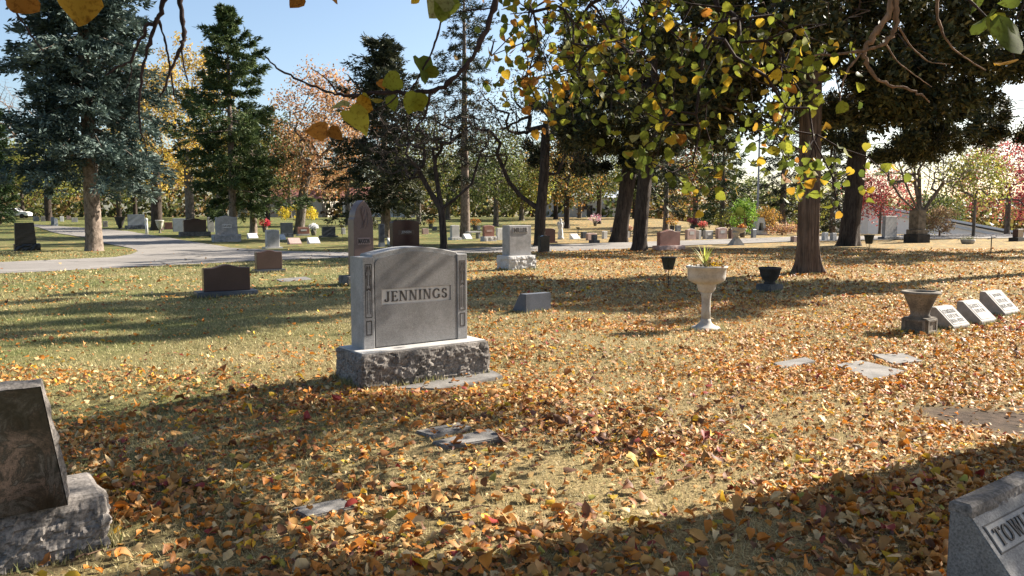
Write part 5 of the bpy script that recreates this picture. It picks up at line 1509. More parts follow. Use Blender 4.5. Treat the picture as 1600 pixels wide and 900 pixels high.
# ------------------------------------------------------------------ buildings and car far off
def buildings():
    wall = plain("white_siding", (0.70, 0.70, 0.70), 0.7, 0.05, 3); roofm = plain("pale_metal_roof", (0.48, 0.53, 0.60), 0.5, 0.08, 3)
    shing = plain("red_shingle", (0.22, 0.085, 0.06), 0.8, 0.2, 6); win = plain("window_glass", (0.03, 0.035, 0.045), 0.15, 0.1)
    def house(px, depth, w, d, h, rh, rot, wm, rm, label, nwin=3, z=None, name="house"):
        q = GD(px, depth)
        if z is not None: q.z = z
        r = empty(name, q, rot, label, "building")
        link("wall", box_mesh("wall", w, d, h + 0.3, wm, 0.02, -0.3), r)
        V = [(-w / 2 - .4, -d / 2 - .4, h), (w / 2 + .4, -d / 2 - .4, h), (w / 2 + .4, d / 2 + .4, h), (-w / 2 - .4, d / 2 + .4, h), (-w / 2 - .4, 0, h + rh), (w / 2 + .4, 0, h + rh)]
        rf = link("roof", pd_mesh("roof", V, [(0, 1, 5, 4), (2, 3, 4, 5), (1, 2, 5), (3, 0, 4), (0, 3, 2, 1)], rm), r)
        for k in range(nwin):
            x = -w / 2 + w * (k + 0.5) / nwin
            o = link("window", box_mesh("window", min(1.4, w / nwin * 0.5), 0.08, 1.3, wm, 0.01, -0.65), r); o.location = (x, -d / 2 - 0.03, h * 0.55)
            link("pane", box_mesh("pane", min(1.2, w / nwin * 0.42), 0.04, 1.1, win, 0, -0.55), o).location = (0, -0.05, 0)
        o = link("door", box_mesh("door", 1.0, 0.08, 2.05, win, 0.01), r); o.location = (w * 0.08, -d / 2 - 0.035, 0)
        return r
    house(592, 138, 12, 8, 3.0, 2.2, R(12), wall, shing, "low house with red shingle roof far off behind the pointed brown headstone")
    house(452, 142, 16, 8, 3.2, 1.8, R(-8), plain("cream_siding", (0.62, 0.58, 0.5), 0.7, 0.05, 3), shing, "cream house far off above the low red-brown headstone")
    house(905, 140, 13, 8, 3.4, 1.6, R(5), wall, roofm, "white house far off left of the leaning trunks")
    # long pale building below the rise at right; its roof edge falls to the right
    q = GD(1500, 88)
    r = empty("long_building", q, 0, "long pale building with sloping blue-grey roof edge beyond the right lawn", "building")
    zl, zr = 2.5 - q.z, -0.9 - q.z
    x0, x1 = -10.5, 7.0
    V = [(x0, 0, 0), (x1, 0, 0), (x1, 0, zr), (x0, 0, zl), (x0, 9, 0), (x1, 9, 0), (x1, 9, zr), (x0, 9, zl)]
    link("wall", pd_mesh("wall", V, [(0, 1, 2, 3), (5, 4, 7, 6), (4, 0, 3, 7), (1, 5, 6, 2), (4, 5, 1, 0), (3, 2, 6, 7)], wall), r)
    for k, (dz, y0, t) in enumerate(((0.30, -0.6, 0.22), (-0.35, -0.25, 0.14))):
        Vr = [(x0 - .3, y0, zl + dz), (x1 + .6, y0, zr + dz), (x1 + .6, 9.4, zr + dz), (x0 - .3, 9.4, zl + dz)] if k == 0 else [(x0 + .2, y0, zl + dz), (x1, y0, zr + dz), (x1, -0.02, zr + dz), (x0 + .2, -0.02, zl + dz)]
        Vr = Vr + [(a, b_, c_ - t) for a, b_, c_ in Vr]
        link("roof" if k == 0 else "trim", pd_mesh("roof", Vr, [(0, 1, 2, 3), (7, 6, 5, 4)] + [(i_, 4 + i_, 4 + (i_ + 1) % 4, (i_ + 1) % 4) for i_ in range(4)], roofm), r)
    # parked white car
    q = GD(27, 118)
    r = empty("parked_car", q, R(12), "white car parked far off beside the dark columnar evergreen", "car")
    body = [(-2.2, 0.35), (2.2, 0.35), (2.25, 0.75), (1.9, 0.95), (1.0, 1.02), (0.45, 1.48), (-1.0, 1.52), (-1.7, 1.05), (-2.2, 0.95)]
    cm = plain("car_paint", (0.72, 0.72, 0.72), 0.25, 0.02)
    link("body", slab_mesh("body", body, 1.75, cm, 0.10), r)
    for s in (-1, 1):
        o = link("window", slab_mesh("window", [(-1.45, 1.02), (0.85, 1.02), (0.40, 1.40), (-0.95, 1.43)], 0.02, win, 0.004), r); o.location.y = s * 0.88
    o = link("windscreen", slab_mesh("windscreen", [(-0.7, 0), (0.7, 0), (0.6, 0.55), (-0.6, 0.55)], 0.03, win, 0.004), r)
    o.location = (0.93, 0, 1.06); o.rotation_euler = (R(-50), 0, R(90))
    for x in (-1.35, 1.35):
        for s in (-1, 1):
            w = link("wheel", lathe("wheel", [(0.02, -0.1), (0.2, -0.1), (0.33, -0.08), (0.33, 0.08), (0.2, 0.1), (0.02, 0.1)], plain("tyre", (0.02, 0.02, 0.02), 0.8, 0.1), 16), r)
            w.location = (x, s * 0.82, 0.33); w.rotation_euler.x = R(90)
buildings()
# ------------------------------------------------------------------ the leafy linden: trunk just outside the right edge, boughs over the camera
LIND_C = [(0.15, 0.18, 0.028), (0.22, 0.24, 0.032), (0.085, 0.115, 0.022), (0.32, 0.28, 0.035), (0.50, 0.34, 0.035), (0.44, 0.25, 0.03), (0.34, 0.15, 0.03), (0.30, 0.31, 0.14)]
LIND_W = np.array([0.27, 0.20, 0.24, 0.09, 0.08, 0.05, 0.03, 0.04])
_h = [(-0.07, 0.20), (0.05, 0.45), (0.34, 0.55), (0.64, 0.40), (0.86, 0.17)]
LT = np.array([(0, 0)] + [(u, v) for u, v in _h] + [(u, -v) for u, v in _h] + [(0.33, 0), (0.65, 0), (1.0, 0)])
_rf = [(0, 1, 2), (0, 2, 11), (11, 2, 3), (11, 3, 12), (12, 3, 4), (12, 4, 5), (12, 5, 13)]
LF = np.array(_rf + [tuple((q + 5 if 1 <= q <= 5 else q) for q in (a, c, b)) for a, b, c in _rf])
def leaf_verts(n, rng, L, tmpl, fold, curl, twist=0.0):
    u = tmpl[None, :, 0] * L[:, None]; v = tmpl[None, :, 1] * L[:, None] * rng.uniform(0.8, 1.1, n)[:, None]
    z = fold[:, None] * np.abs(v) + curl[:, None] * (tmpl[None, :, 0] ** 2) * L[:, None] + twist * rng.normal(0, 1, (n, 1)) * u * v / L[:, None]
    return np.stack([u + 0 * v, v, z], -1)
def orient(V, X, Yv):
    """map local x to X, local y towards Yv"""
    X = X / (np.linalg.norm(X, axis=1)[:, None] + 1e-9)
    Z = np.cross(X, Yv); Z /= np.linalg.norm(Z, axis=1)[:, None] + 1e-9
    Y2 = np.cross(Z, X)
    return V[..., 0:1] * X[:, None] + V[..., 1:2] * Y2[:, None] + V[..., 2:3] * Z[:, None], X, Y2, Z

def linden():
    rng = np.random.default_rng(101)
    base = Vector((5.40, 5.88, 0)); base.z = g(base.x, base.y)
    root = empty("linden_tree", base, 0, "leafy tree with green and yellow heart-shaped leaves whose boughs hang in from above", "tree", TREES)
    bx = np.array(base)
    W = lambda p: np.array(p, float) - bx
    T = Buf()
    tr = [(5.40, 5.88, -0.1), (5.36, 5.92, 1.5), (5.2, 6.15, 3.5), (5.3, 6.4, 6.0), (5.6, 6.8, 9.5)]
    v, f = trunk_tube([W(p) for p in tr], [0.50, 0.46, 0.42, 0.30, 0.12], 28, 5, 0.6, 0.09, 0.12); T.add(v, f)
    limbs = [[(5.2, 6.2, 3.6), (3.6, 6.8, 4.5), (1.8, 7.5, 4.9), (0.2, 7.6, 4.8), (-1.0, 7.0, 4.4)],
             [(5.2, 6.2, 3.1), (3.8, 5.0, 3.9), (2.0, 3.9, 3.9), (0.2, 3.3, 3.5), (-1.2, 3.05, 3.1), (-2.2, 2.9, 2.8)],
             [(5.3, 6.3, 4.4), (4.8, 8.2, 5.0), (4.2, 9.6, 5.3), (1.6, 9.6, 5.2)],
             [(5.3, 6.3, 3.4), (6.6, 6.5, 4.0), (7.9, 6.6, 4.6)],
             [(5.2, 6.1, 3.3), (5.0, 4.4, 4.2), (3.6, 2.6, 4.6), (1.5, 1.6, 4.6)]]
    nodes = []
    for L in limbs:
        q = np.array(L); s = np.linspace(0, len(L) - 1, (len(L) - 1) * 5 + 1)
        pp = np.stack([np.interp(s, np.arange(len(L)), q[:, k]) for k in range(3)], -1)
        for _ in range(2): pp[1:-1] = 0.25 * pp[:-2] + 0.5 * pp[1:-1] + 0.25 * pp[2:]
        pp[1:-1] += rng.normal(0, 0.03, pp[1:-1].shape)
        v, f = tube_np([W(p) for p in pp], np.linspace(0.14, 0.025, len(pp)), 8); T.add(v, f)
        nodes += [(p, -1) for p in pp]
    link("trunk", T.mesh("trunk", B_DARK, True, False), root)
    # leaf clusters: pixel blobs at a distance
    blobs = [(1010, 45, 210, 75, 7.2, 95), (850, 60, 75, 60, 7.0, 34), (800, 115, 45, 45, 7.0, 16), (880, 140, 75, 50, 7.6, 34), (960, 120, 80, 60, 7.2, 30), (1000, 195, 55, 35, 6.6, 16), (1012, 245, 22, 22, 6.5, 6),
             (1085, 270, 38, 28, 6.8, 12), (1075, 160, 70, 45, 7.0, 18), (1240, 130, 45, 70, 6.4, 26), (1175, 60, 90, 60, 7.0, 34), (1215, 215, 60, 30, 6.4, 12), (1250, 262, 35, 24, 6.4, 14), (1310, 275, 45, 12, 6.6, 9),
             (1185, 195, 40, 30, 6.6, 10), (1265, 60, 30, 50, 6.4, 12), (1395, 268, 12, 10, 6.5, 2), (880, 20, 90, 30, 7.6, 24)]
    att = []
    for px, py, rx, ry, dp, n in blobs:
        for _ in range(max(2, int(n * 0.72))):
            a = rng.uniform(0, 6.28); r_ = math.sqrt(rng.uniform(0, 1))
            att.append(np.array(PD(px + rx * r_ * math.cos(a), py + ry * r_ * math.sin(a), dp + rng.normal(0, 0.45))))
    nvis = len(att)
    for c, r_, n in [((1.5, 8.3, 4.8), (2.4, 1.2, 0.6), 60), ((-0.5, 6.6, 4.5), (1.6, 1.4, 0.5), 40), ((7.0, 7.0, 5.0), (1.3, 1.0, 1.5), 70), ((2.6, 3.2, 4.7), (2.4, 1.4, 0.8), 50), ((5.4, 6.6, 7.6), (2.0, 2.0, 2.2), 70), ((4.5, 10.0, 5.0), (2.3, 0.7, 0.40), 150), ((3.0, 8.7, 5.2), (2.6, 1.0, 0.4), 70), ((7.5, 6.3, 4.1), (1.2, 0.7, 0.8), 45), ((0.5, 1.2, 6.6), (4.5, 3.2, 1.2), 150), ((3.0, 4.0, 7.4), (3.0, 2.5, 1.4), 90), ((0.2, 3.6, 6.2), (4.2, 3.8, 0.9), 240)]:  # unseen crown clusters, placed to throw shade and screen the sky
        att += list(ellipsoid(rng, n, c, r_, 0.3))
    att = np.array(att)
    order = np.argsort(-att[:, 2] + 0.15 * rng.normal(0, 1, len(att)))
    pos, par = grow(nodes, att[order], rng, 0.22, 0.26, 0.07, -0.25)
    n = len(pos); nl = len(nodes)
    cnt = np.zeros(n); has = np.zeros(n, bool)
    for i_ in range(n - 1, nl - 1, -1):
        if not has[i_]: cnt[i_] = 1
        cnt[par[i_]] += cnt[i_]; has[par[i_]] = True
    rad = 0.0042 * np.maximum(cnt, 1) ** 0.45
    e = np.arange(nl, n)
    Bb = Buf()
    v, f = edge_tubes(pos[par[e]] - bx, pos[e] - bx, np.minimum(rad[par[e]], rad[e] * 1.3), rad[e], 4); Bb.add(v, f)
    link("branches", Bb.mesh("branches", B_BRANCH, True, False), root)["kind"] = "stuff"
    # hand-laid near twigs
    def limb_to(pt):                      # rise from a visible twig end to the nearest bough
        d = np.array([q for q, _ in nodes]); k = np.linalg.norm(d - pt, axis=1).argmin(); t = d[k]
        s = np.linspace(0, 1, 6)[:, None]
        return t + (pt - t) * s + np.array([0, 0, 0.12]) * np.sin(s * math.pi)
    def twig(px, depth, r0, r1, mat=B_BRANCH, hang=True, sides=6):
        pts_ = [np.array(PD(a, b_, depth + dd)) for a, b_, dd in [(q if len(q) == 3 else (*q, 0)) for q in px]]
        q = np.array(pts_); s = np.linspace(0, len(q) - 1, (len(q) - 1) * 4 + 1)
        pp = np.stack([np.interp(s, np.arange(len(q)), q[:, k]) for k in range(3)], -1)
        for _ in range(2): pp[1:-1] = 0.25 * pp[:-2] + 0.5 * pp[1:-1] + 0.25 * pp[2:]
        pp[1:-1] += rng.normal(0, r0 * 0.25, pp[1:-1].shape)
        rr = np.linspace(r0, r1, len(pp)) * (1 + 0.15 * rng.normal(0, 1, len(pp)))
        if hang:
            up = limb_to(pp[0]); pp = np.concatenate([up[:-1], pp]); rr = np.concatenate([np.linspace(r0 * 1.6, r0, len(up) - 1), rr])
        b_ = Buf(); v_, f_ = tube_np(pp - bx, np.maximum(rr, 0.0012), sides); b_.add(v_, f_)
        link("branch", b_.mesh("branch", mat, True, False), root)
    twig([(778, -12), (765, 35), (748, 75), (728, 105), (700, 132), (672, 143), (630, 146), (590, 144), (552, 150), (525, 148), (495, 138), (458, 120), (432, 106), (414, 88)], 2.9, 0.012, 0.003)
    twig([(690, -10), (690, 28), (683, 60), (672, 90), (662, 105), (652, 125), (642, 140)], 2.85, 0.0045, 0.003)
    twig([(770, 12), (745, 15), (722, 18), (700, 20)], 2.9, 0.003, 0.0015, hang=False)
    twig([(674, 140), (670, 160), (662, 185), (648, 202), (635, 212)], 2.9, 0.006, 0.002, hang=False)
    twig([(735, 95), (726, 118), (712, 132), (695, 140)], 2.9, 0.003, 0.0012, hang=False)
    twig([(528, 148), (517, 130), (505, 118), (486, 107)], 2.88, 0.0035, 0.0015, hang=False)
    twig([(567, 146), (555, 130), (545, 118), (537, 113)], 2.86, 0.003, 0.0012, hang=False)
    twig([(622, 147), (612, 160), (590, 170), (570, 180), (548, 188)], 2.84, 0.003, 0.0015, hang=False)
    twig([(512, 148), (508, 152), (512, 162)], 2.8, 0.002, 0.0012, hang=False)
    twig([(264, -12), (250, 22), (246, 32), (228, 42), (218, 65), (204, 97), (185, 105), (165, 118)], 3.1, 0.011, 0.003)
    twig([(246, 30), (235, 60), (227, 90), (221, 120), (219, 150), (216, 180), (222, 215), (230, 240)], 3.1, 0.008, 0.002, hang=False)
    twig([(248, 32), (256, 56), (263, 85), (266, 108), (270, 135), (274, 158)], 3.12, 0.0055, 0.002, hang=False)
    twig([(280, -12), (284, 25), (288, 58), (284, 75), (272, 92), (264, 118), (256, 138), (250, 152)], 3.0, 0.010, 0.003)
    twig([(283, 76), (287, 100), (294, 128)], 3.0, 0.004, 0.002, hang=False)
    twig([(204, 97), (206, 112), (200, 135), (190, 150)], 3.1, 0.003, 0.001, hang=False)
    twig([(18, -10), (22, 15), (38, 38), (52, 60), (68, 80)], 2.5, 0.004, 0.0025)
    twig([(1396, -12), (1388, 22), (1372, 48), (1360, 62), (1349, 80), (1353, 98), (1366, 122), (1390, 134), (1418, 138), (1440, 150), (1452, 160)], 6.0, 0.026, 0.006, B_TWIG)
    twig([(1398, -10), (1402, 30), (1396, 52), (1382, 70), (1350, 80), (1310, 85), (1270, 88)], 6.0, 0.022, 0.008, B_TWIG)
    twig([(1347, 80), (1336, 95), (1324, 110), (1317, 130), (1312, 165)], 6.0, 0.012, 0.003, B_TWIG, hang=False)
    twig([(1404, 42), (1425, 75), (1450, 98), (1485, 100)], 6.0, 0.008, 0.003, B_TWIG, hang=False)
    twig([(1385, 70), (1400, 95), (1430, 118), (1456, 136)], 6.1, 0.006, 0.002, B_TWIG, hang=False)
    twig([(1465, -10), (1464, 18), (1468, 40), (1475, 60), (1505, 90), (1540, 110)], 6.2, 0.014, 0.004, B_TWIG)
    twig([(1048, -8), (1042, 12), (1020, 20)], 5.6, 0.008, 0.004, B_TWIG)
    # leaves
    tips = np.where(~has)[0]; tips = tips[tips >= nl]
    vis_x = np.array([1.0])
    per = 8
    off = pos[tips][:, 2] > EYE + 0.285 * np.maximum(pos[tips][:, 1], 0) + 0.25
    Cn = Buf()  # foliage above the view, added to deepen the shade below
    pp = np.repeat(pos[tips][off], 38, 0); pp = pp + rng.normal(0, 0.30, pp.shape) * [1, 1, 0.7]
    pp = pp[pp[:, 2] > EYE + 0.285 * np.maximum(pp[:, 1], 0) + 0.10]
    cards(Cn, pp - bx, rng.normal(0, 1, pp.shape) * [1, 1, 0.6], rng.uniform(0.09, 0.15, len(pp)), rng.uniform(0.07, 0.11, len(pp)), rng, np.array(LIND_C)[rng.integers(0, 6, len(pp))])
    link("unseen_shade_foliage", Cn.mesh("unseen_shade_foliage", M_LINDEN), root)["kind"] = "stuff"
    tips = tips[~off]
    allp = np.repeat(pos[tips], per, 0) + rng.normal(0, 0.14, (len(tips) * per, 3)) * [1, 1, 0.9]
    # leaves also along the branchlets
    em = e[pos[e][:, 2] < EYE + 0.285 * pos[e][:, 1]]; mid = rng.choice(em, int(len(em) * 0.5)); allp = np.concatenate([allp, pos[mid] + rng.normal(0, 0.07, (len(mid), 3))])
    m = len(allp)
    ci = rng.choice(len(LIND_C), m, p=LIND_W / LIND_W.sum())
    left = ((allp[:, 0] / allp[:, 1]) < 0.06) & (rng.random(m) < 0.28)         # more yellow and orange on the left boughs
    ci = np.where(left, rng.choice([4, 5, 6], m), ci)
    L = rng.uniform(0.050, 0.088, m)
    X_ = rng.normal(0, 0.75, (m, 3)) + [0, 0, -0.75]
    Yv = rng.normal(0, 1, (m, 3)) + [0.6, -0.3, 0]
    # the 300 that show largest become single leaves
    u = allp[:, 0] / allp[:, 1] * FPX + CX
    vv = 335 - (allp[:, 2] - EYE) / allp[:, 1] * FPX
    infr = (u > 0) & (u < 1600) & (vv > 0) & (vv < 900) & (allp[:, 1] > 1)
    score = np.where(infr, L / np.maximum(allp[:, 1], 0.5), 0)
    idx = np.argsort(-score)
    single, rest = idx[:262], idx[262:]
    Vl = leaf_verts(len(rest), rng, L[rest], LT, rng.uniform(-0.1, 0.75, len(rest)), rng.uniform(-0.6, 0.3, len(rest)), 0.5)
    Vo, *_ = orient(Vl, X_[rest], Yv[rest])
    Vo = Vo + (allp[rest] - bx)[:, None]
    Fo = (np.arange(len(rest))[:, None, None] * len(LT) + LF[None]).reshape(-1, 3)
    co = np.array(LIND_C)[ci[rest]] * rng.uniform(0.55, 1.15, (len(rest), 1))
    fo = link("foliage", mesh_np("foliage", Vo.reshape(-1, 3), Fo, M_LINDEN, np.repeat(co, len(LT), 0), True), root)
    fo["kind"] = "stuff"
    variants = []
    for k, c in enumerate(LIND_C):
        row = []
        for q in range(3):
            Vk = leaf_verts(1, rng, np.array([0.1]), LT, np.array([0.05 + 0.3 * q]), np.array([-0.5 + 0.3 * q]), 0.6)[0]; Vk[:, 2] += rng.normal(0, 0.0035, len(Vk))
            row.append(mesh_np("leaf", Vk, LF, M_LINDEN_O, np.tile(np.array(c), (len(LT), 1)), True))
        variants.append(row)
    def put_leaf(p, X1, Y1, L1, c):
        _, Xo, Yo, Zo = orient(np.zeros((1, 1, 3)), X1[None], Y1[None])
        M = Matrix(np.stack([Xo[0], Yo[0], Zo[0]], 1).tolist()).to_4x4()
        o = link("leaf", variants[c][int(rng.integers(0, 3))], root)
        k = L1 / 0.1
        o.matrix_local = Matrix.Translation(Vector(p - bx)) @ M @ Matrix.Diagonal((k, k, k, 1))
    for q in single: put_leaf(allp[q], X_[q], Yv[q], L[q], int(ci[q]))
    # big near leaves, placed one by one: pixel of the stalk, pixel of the tip, distance, colour index
    for a, b_, dp, c in [((128, -8), (124, 44), 2.3, 5), ((42, -14), (22, 18), 2.45, 6), ((697, -8), (672, 22), 2.8, 7), ((700, -6), (692, 32), 2.82, 0), ((655, 90), (668, 128), 2.85, 2), ((683, 108), (664, 124), 2.86, 0),
                         ((650, 145), (640, 180), 2.85, 1), ((652, 150), (662, 176), 2.86, 1), ((545, 172), (573, 206), 2.8, 3), ((566, 148), (592, 168), 2.82, 3), ((556, 160), (582, 172), 2.83, 5), ((590, 128), (600, 142), 2.9, 6),
                         ((625, 122), (598, 134), 2.88, 1), ((610, 150), (618, 172), 2.9, 0), ((512, 202), (486, 212), 2.8, 6), ((514, 202), (536, 212), 2.8, 6), ((545, 165), (518, 172), 2.82, 7), ((470, -6), (456, 14), 2.7, 6), ((520, -5), (530, 4), 2.7, 6), ((652, -4), (644, 6), 2.7, 4),
                         ((1520, 40), (1560, 22), 3.0, 2), ((1560, 60), (1612, 38), 2.9, 2), ((1550, 25), (1558, 62), 3.0, 1), ((1582, 92), (1556, 106), 3.0, 5), ((1600, -10), (1575, 14), 3.0, 2), ((1528, -6), (1512, 22), 3.1, 2), ((1500, -8), (1530, 6), 3.1, 1)]:
        A_ = np.array(PD(*a, dp)); B_ = np.array(PD(*b_, dp + rng.uniform(-0.03, 0.03)))
        put_leaf(A_, B_ - A_, np.array([0.9, 0.35, 0.3]) + rng.normal(0, 0.35, 3), float(np.linalg.norm(B_ - A_)) * 1.03, c)
    # one more carrying twig for the top right leaves
    twig([(1500, -12), (1530, 15), (1560, 45), (1580, 75), (1585, 92)], 3.0, 0.005, 0.002)
    twig([(1605, -12), (1598, 10), (1588, 30)], 2.95, 0.004, 0.002)
    twig([(122, -14), (127, -9)], 2.3, 0.003, 0.002); twig([(470, -14), (470, -5)], 2.7, 0.003, 0.002); twig([(660, -14), (652, -4)], 2.7, 0.003, 0.002); twig([(516, -14), (520, -5)], 2.7, 0.003, 0.002)
linden()

# ------------------------------------------------------------------ grass and fallen leaves
def keep_out(x, y, grow_=0.0):
    m = np.zeros(x.shape, bool)
    for cx, cy, a, hw, hd in FOOT:
        if cy > 32: continue
        dx, dy = x - cx, y - cy
        u, v = dx * math.cos(a) + dy * math.sin(a), -dx * math.sin(a) + dy * math.cos(a)
        m |= (np.abs(u) < hw + grow_) & (np.abs(v) < hd + grow_)
    return m
MARG = 1.25
def scatter(rng, n, y0, y1, powr=1.0, marg=MARG):
    y = y0 + (y1 - y0) * rng.random(n) ** powr
    # width grows with distance: accept in proportion
    hw = 0.65 * marg * y + 0.9
    keep = rng.random(n) < hw / hw.max()
    y = y[keep]; hw = hw[keep]
    return (rng.random(len(y)) * 2 - 1) * hw, y

def grass():
    rng = np.random.default_rng(55)
    b = Buf()
    for y0, y1, n, w, hmin, hmax in ((2.7, 8.0, 200000, 0.0034, 0.016, 0.042), (8.0, 15.0, 240000, 0.006, 0.020, 0.048), (15.0, 34.0, 200000, 0.014, 0.025, 0.055)):
        x, y = scatter(rng, n, y0, y1)
        ok = ~keep_out(x, y, -0.01) & ~in_poly(x, y, ROAD_XY) & (rng.random(len(x)) > dirt_w(x, y) * 1.05)
        dens = 0.35 + 0.9 * fnoise(x * 1.6 + 5, y * 1.6)
        ok &= rng.random(len(x)) < dens
        for mk in MARKERS: ok &= ~in_poly(x, y, np.array(mk))
        x, y = x[ok], y[ok]; n_ = len(x)
        a = rng.uniform(0, 6.28, n_); h = rng.uniform(hmin, hmax, n_) * (0.6 + 0.8 * fnoise(x * 0.8, y * 0.8 + 7)); ln = rng.uniform(0.2, 1.3, n_) * h
        w_ = w * rng.uniform(0.6, 1.4, n_)
        z = gz(x, y)
        ex = np.stack([np.cos(a), np.sin(a), 0 * a], -1) * w_[:, None]
        p = np.stack([x, y, z - 0.002], -1)
        la = rng.uniform(0, 6.28, n_)
        tip = p + np.stack([np.cos(la) * ln, np.sin(la) * ln, h], -1)
        V = np.stack([p + ex, p - ex, tip], 1).reshape(-1, 3)
        gw = np.clip(0.10 + green_w(x, y) * 1.35 + 0.9 * (fnoise(x * 0.7 + 2, y * 0.7) - 0.5) + rng.normal(0, 0.18, n_), 0, 1)[:, None]
        c = np.array([0.56, 0.45, 0.25]) * (1 - gw) + np.array([0.20, 0.215, 0.080]) * gw
        c = c * rng.uniform(0.6, 1.3, (n_, 1))
        b.add(V, np.arange(n_ * 3).reshape(-1, 3), np.repeat(c, 3, 0))
    # longer untrimmed tufts against the stones and the big trunk
    edges = [(cx, cy, a_, hw, hd) for cx, cy, a_, hw, hd in FOOT if cy < 28] + [(pc.x, pc.y, 0, 0.42, 0.42)]
    for cx, cy, a_, hw, hd in edges:
        n_ = int(700 * (hw + hd)); t = rng.uniform(0, 4, n_); k = rng.uniform(-1, 1, n_)
        u = np.where(t < 1, -hw, np.where(t < 2, hw, k * hw)); v = np.where(t < 2, k * hd, np.where(t < 3, -hd, hd))
        off = np.abs(rng.normal(0, 0.03, n_)) + 0.012
        u = u + np.sign(u) * off * (t < 2); v = v + np.sign(v) * off * (t >= 2)
        x = cx + u * math.cos(a_) - v * math.sin(a_); y = cy + u * math.sin(a_) + v * math.cos(a_)
        w_ = 0.0030 + 0.0004 * cy; h = rng.uniform(0.03, 0.10, n_) * (0.4 + fnoise(x * 4, y * 4))
        a = rng.uniform(0, 6.28, n_); la = rng.uniform(0, 6.28, n_); ln = rng.uniform(0.1, 0.6, n_) * h
        p = np.stack([x, y, gz(x, y) - 0.002], -1); ex = np.stack([np.cos(a), np.sin(a), 0 * a], -1) * w_
        tip = p + np.stack([np.cos(la) * ln, np.sin(la) * ln, h], -1)
        gw = rng.uniform(0.1, 1, (n_, 1)); c = (np.array([0.50, 0.40, 0.22]) * (1 - gw) + np.array([0.15, 0.18, 0.06]) * gw) * rng.uniform(0.6, 1.2, (n_, 1))
        b.add(np.stack([p + ex, p - ex, tip], 1).reshape(-1, 3), np.arange(n_ * 3).reshape(-1, 3), np.repeat(c, 3, 0))
    o = link("grass", b.mesh("grass", M_GRASS)); tag(o, "short dry grass of the cemetery lawn", "grass", kind="stuff")
grass()

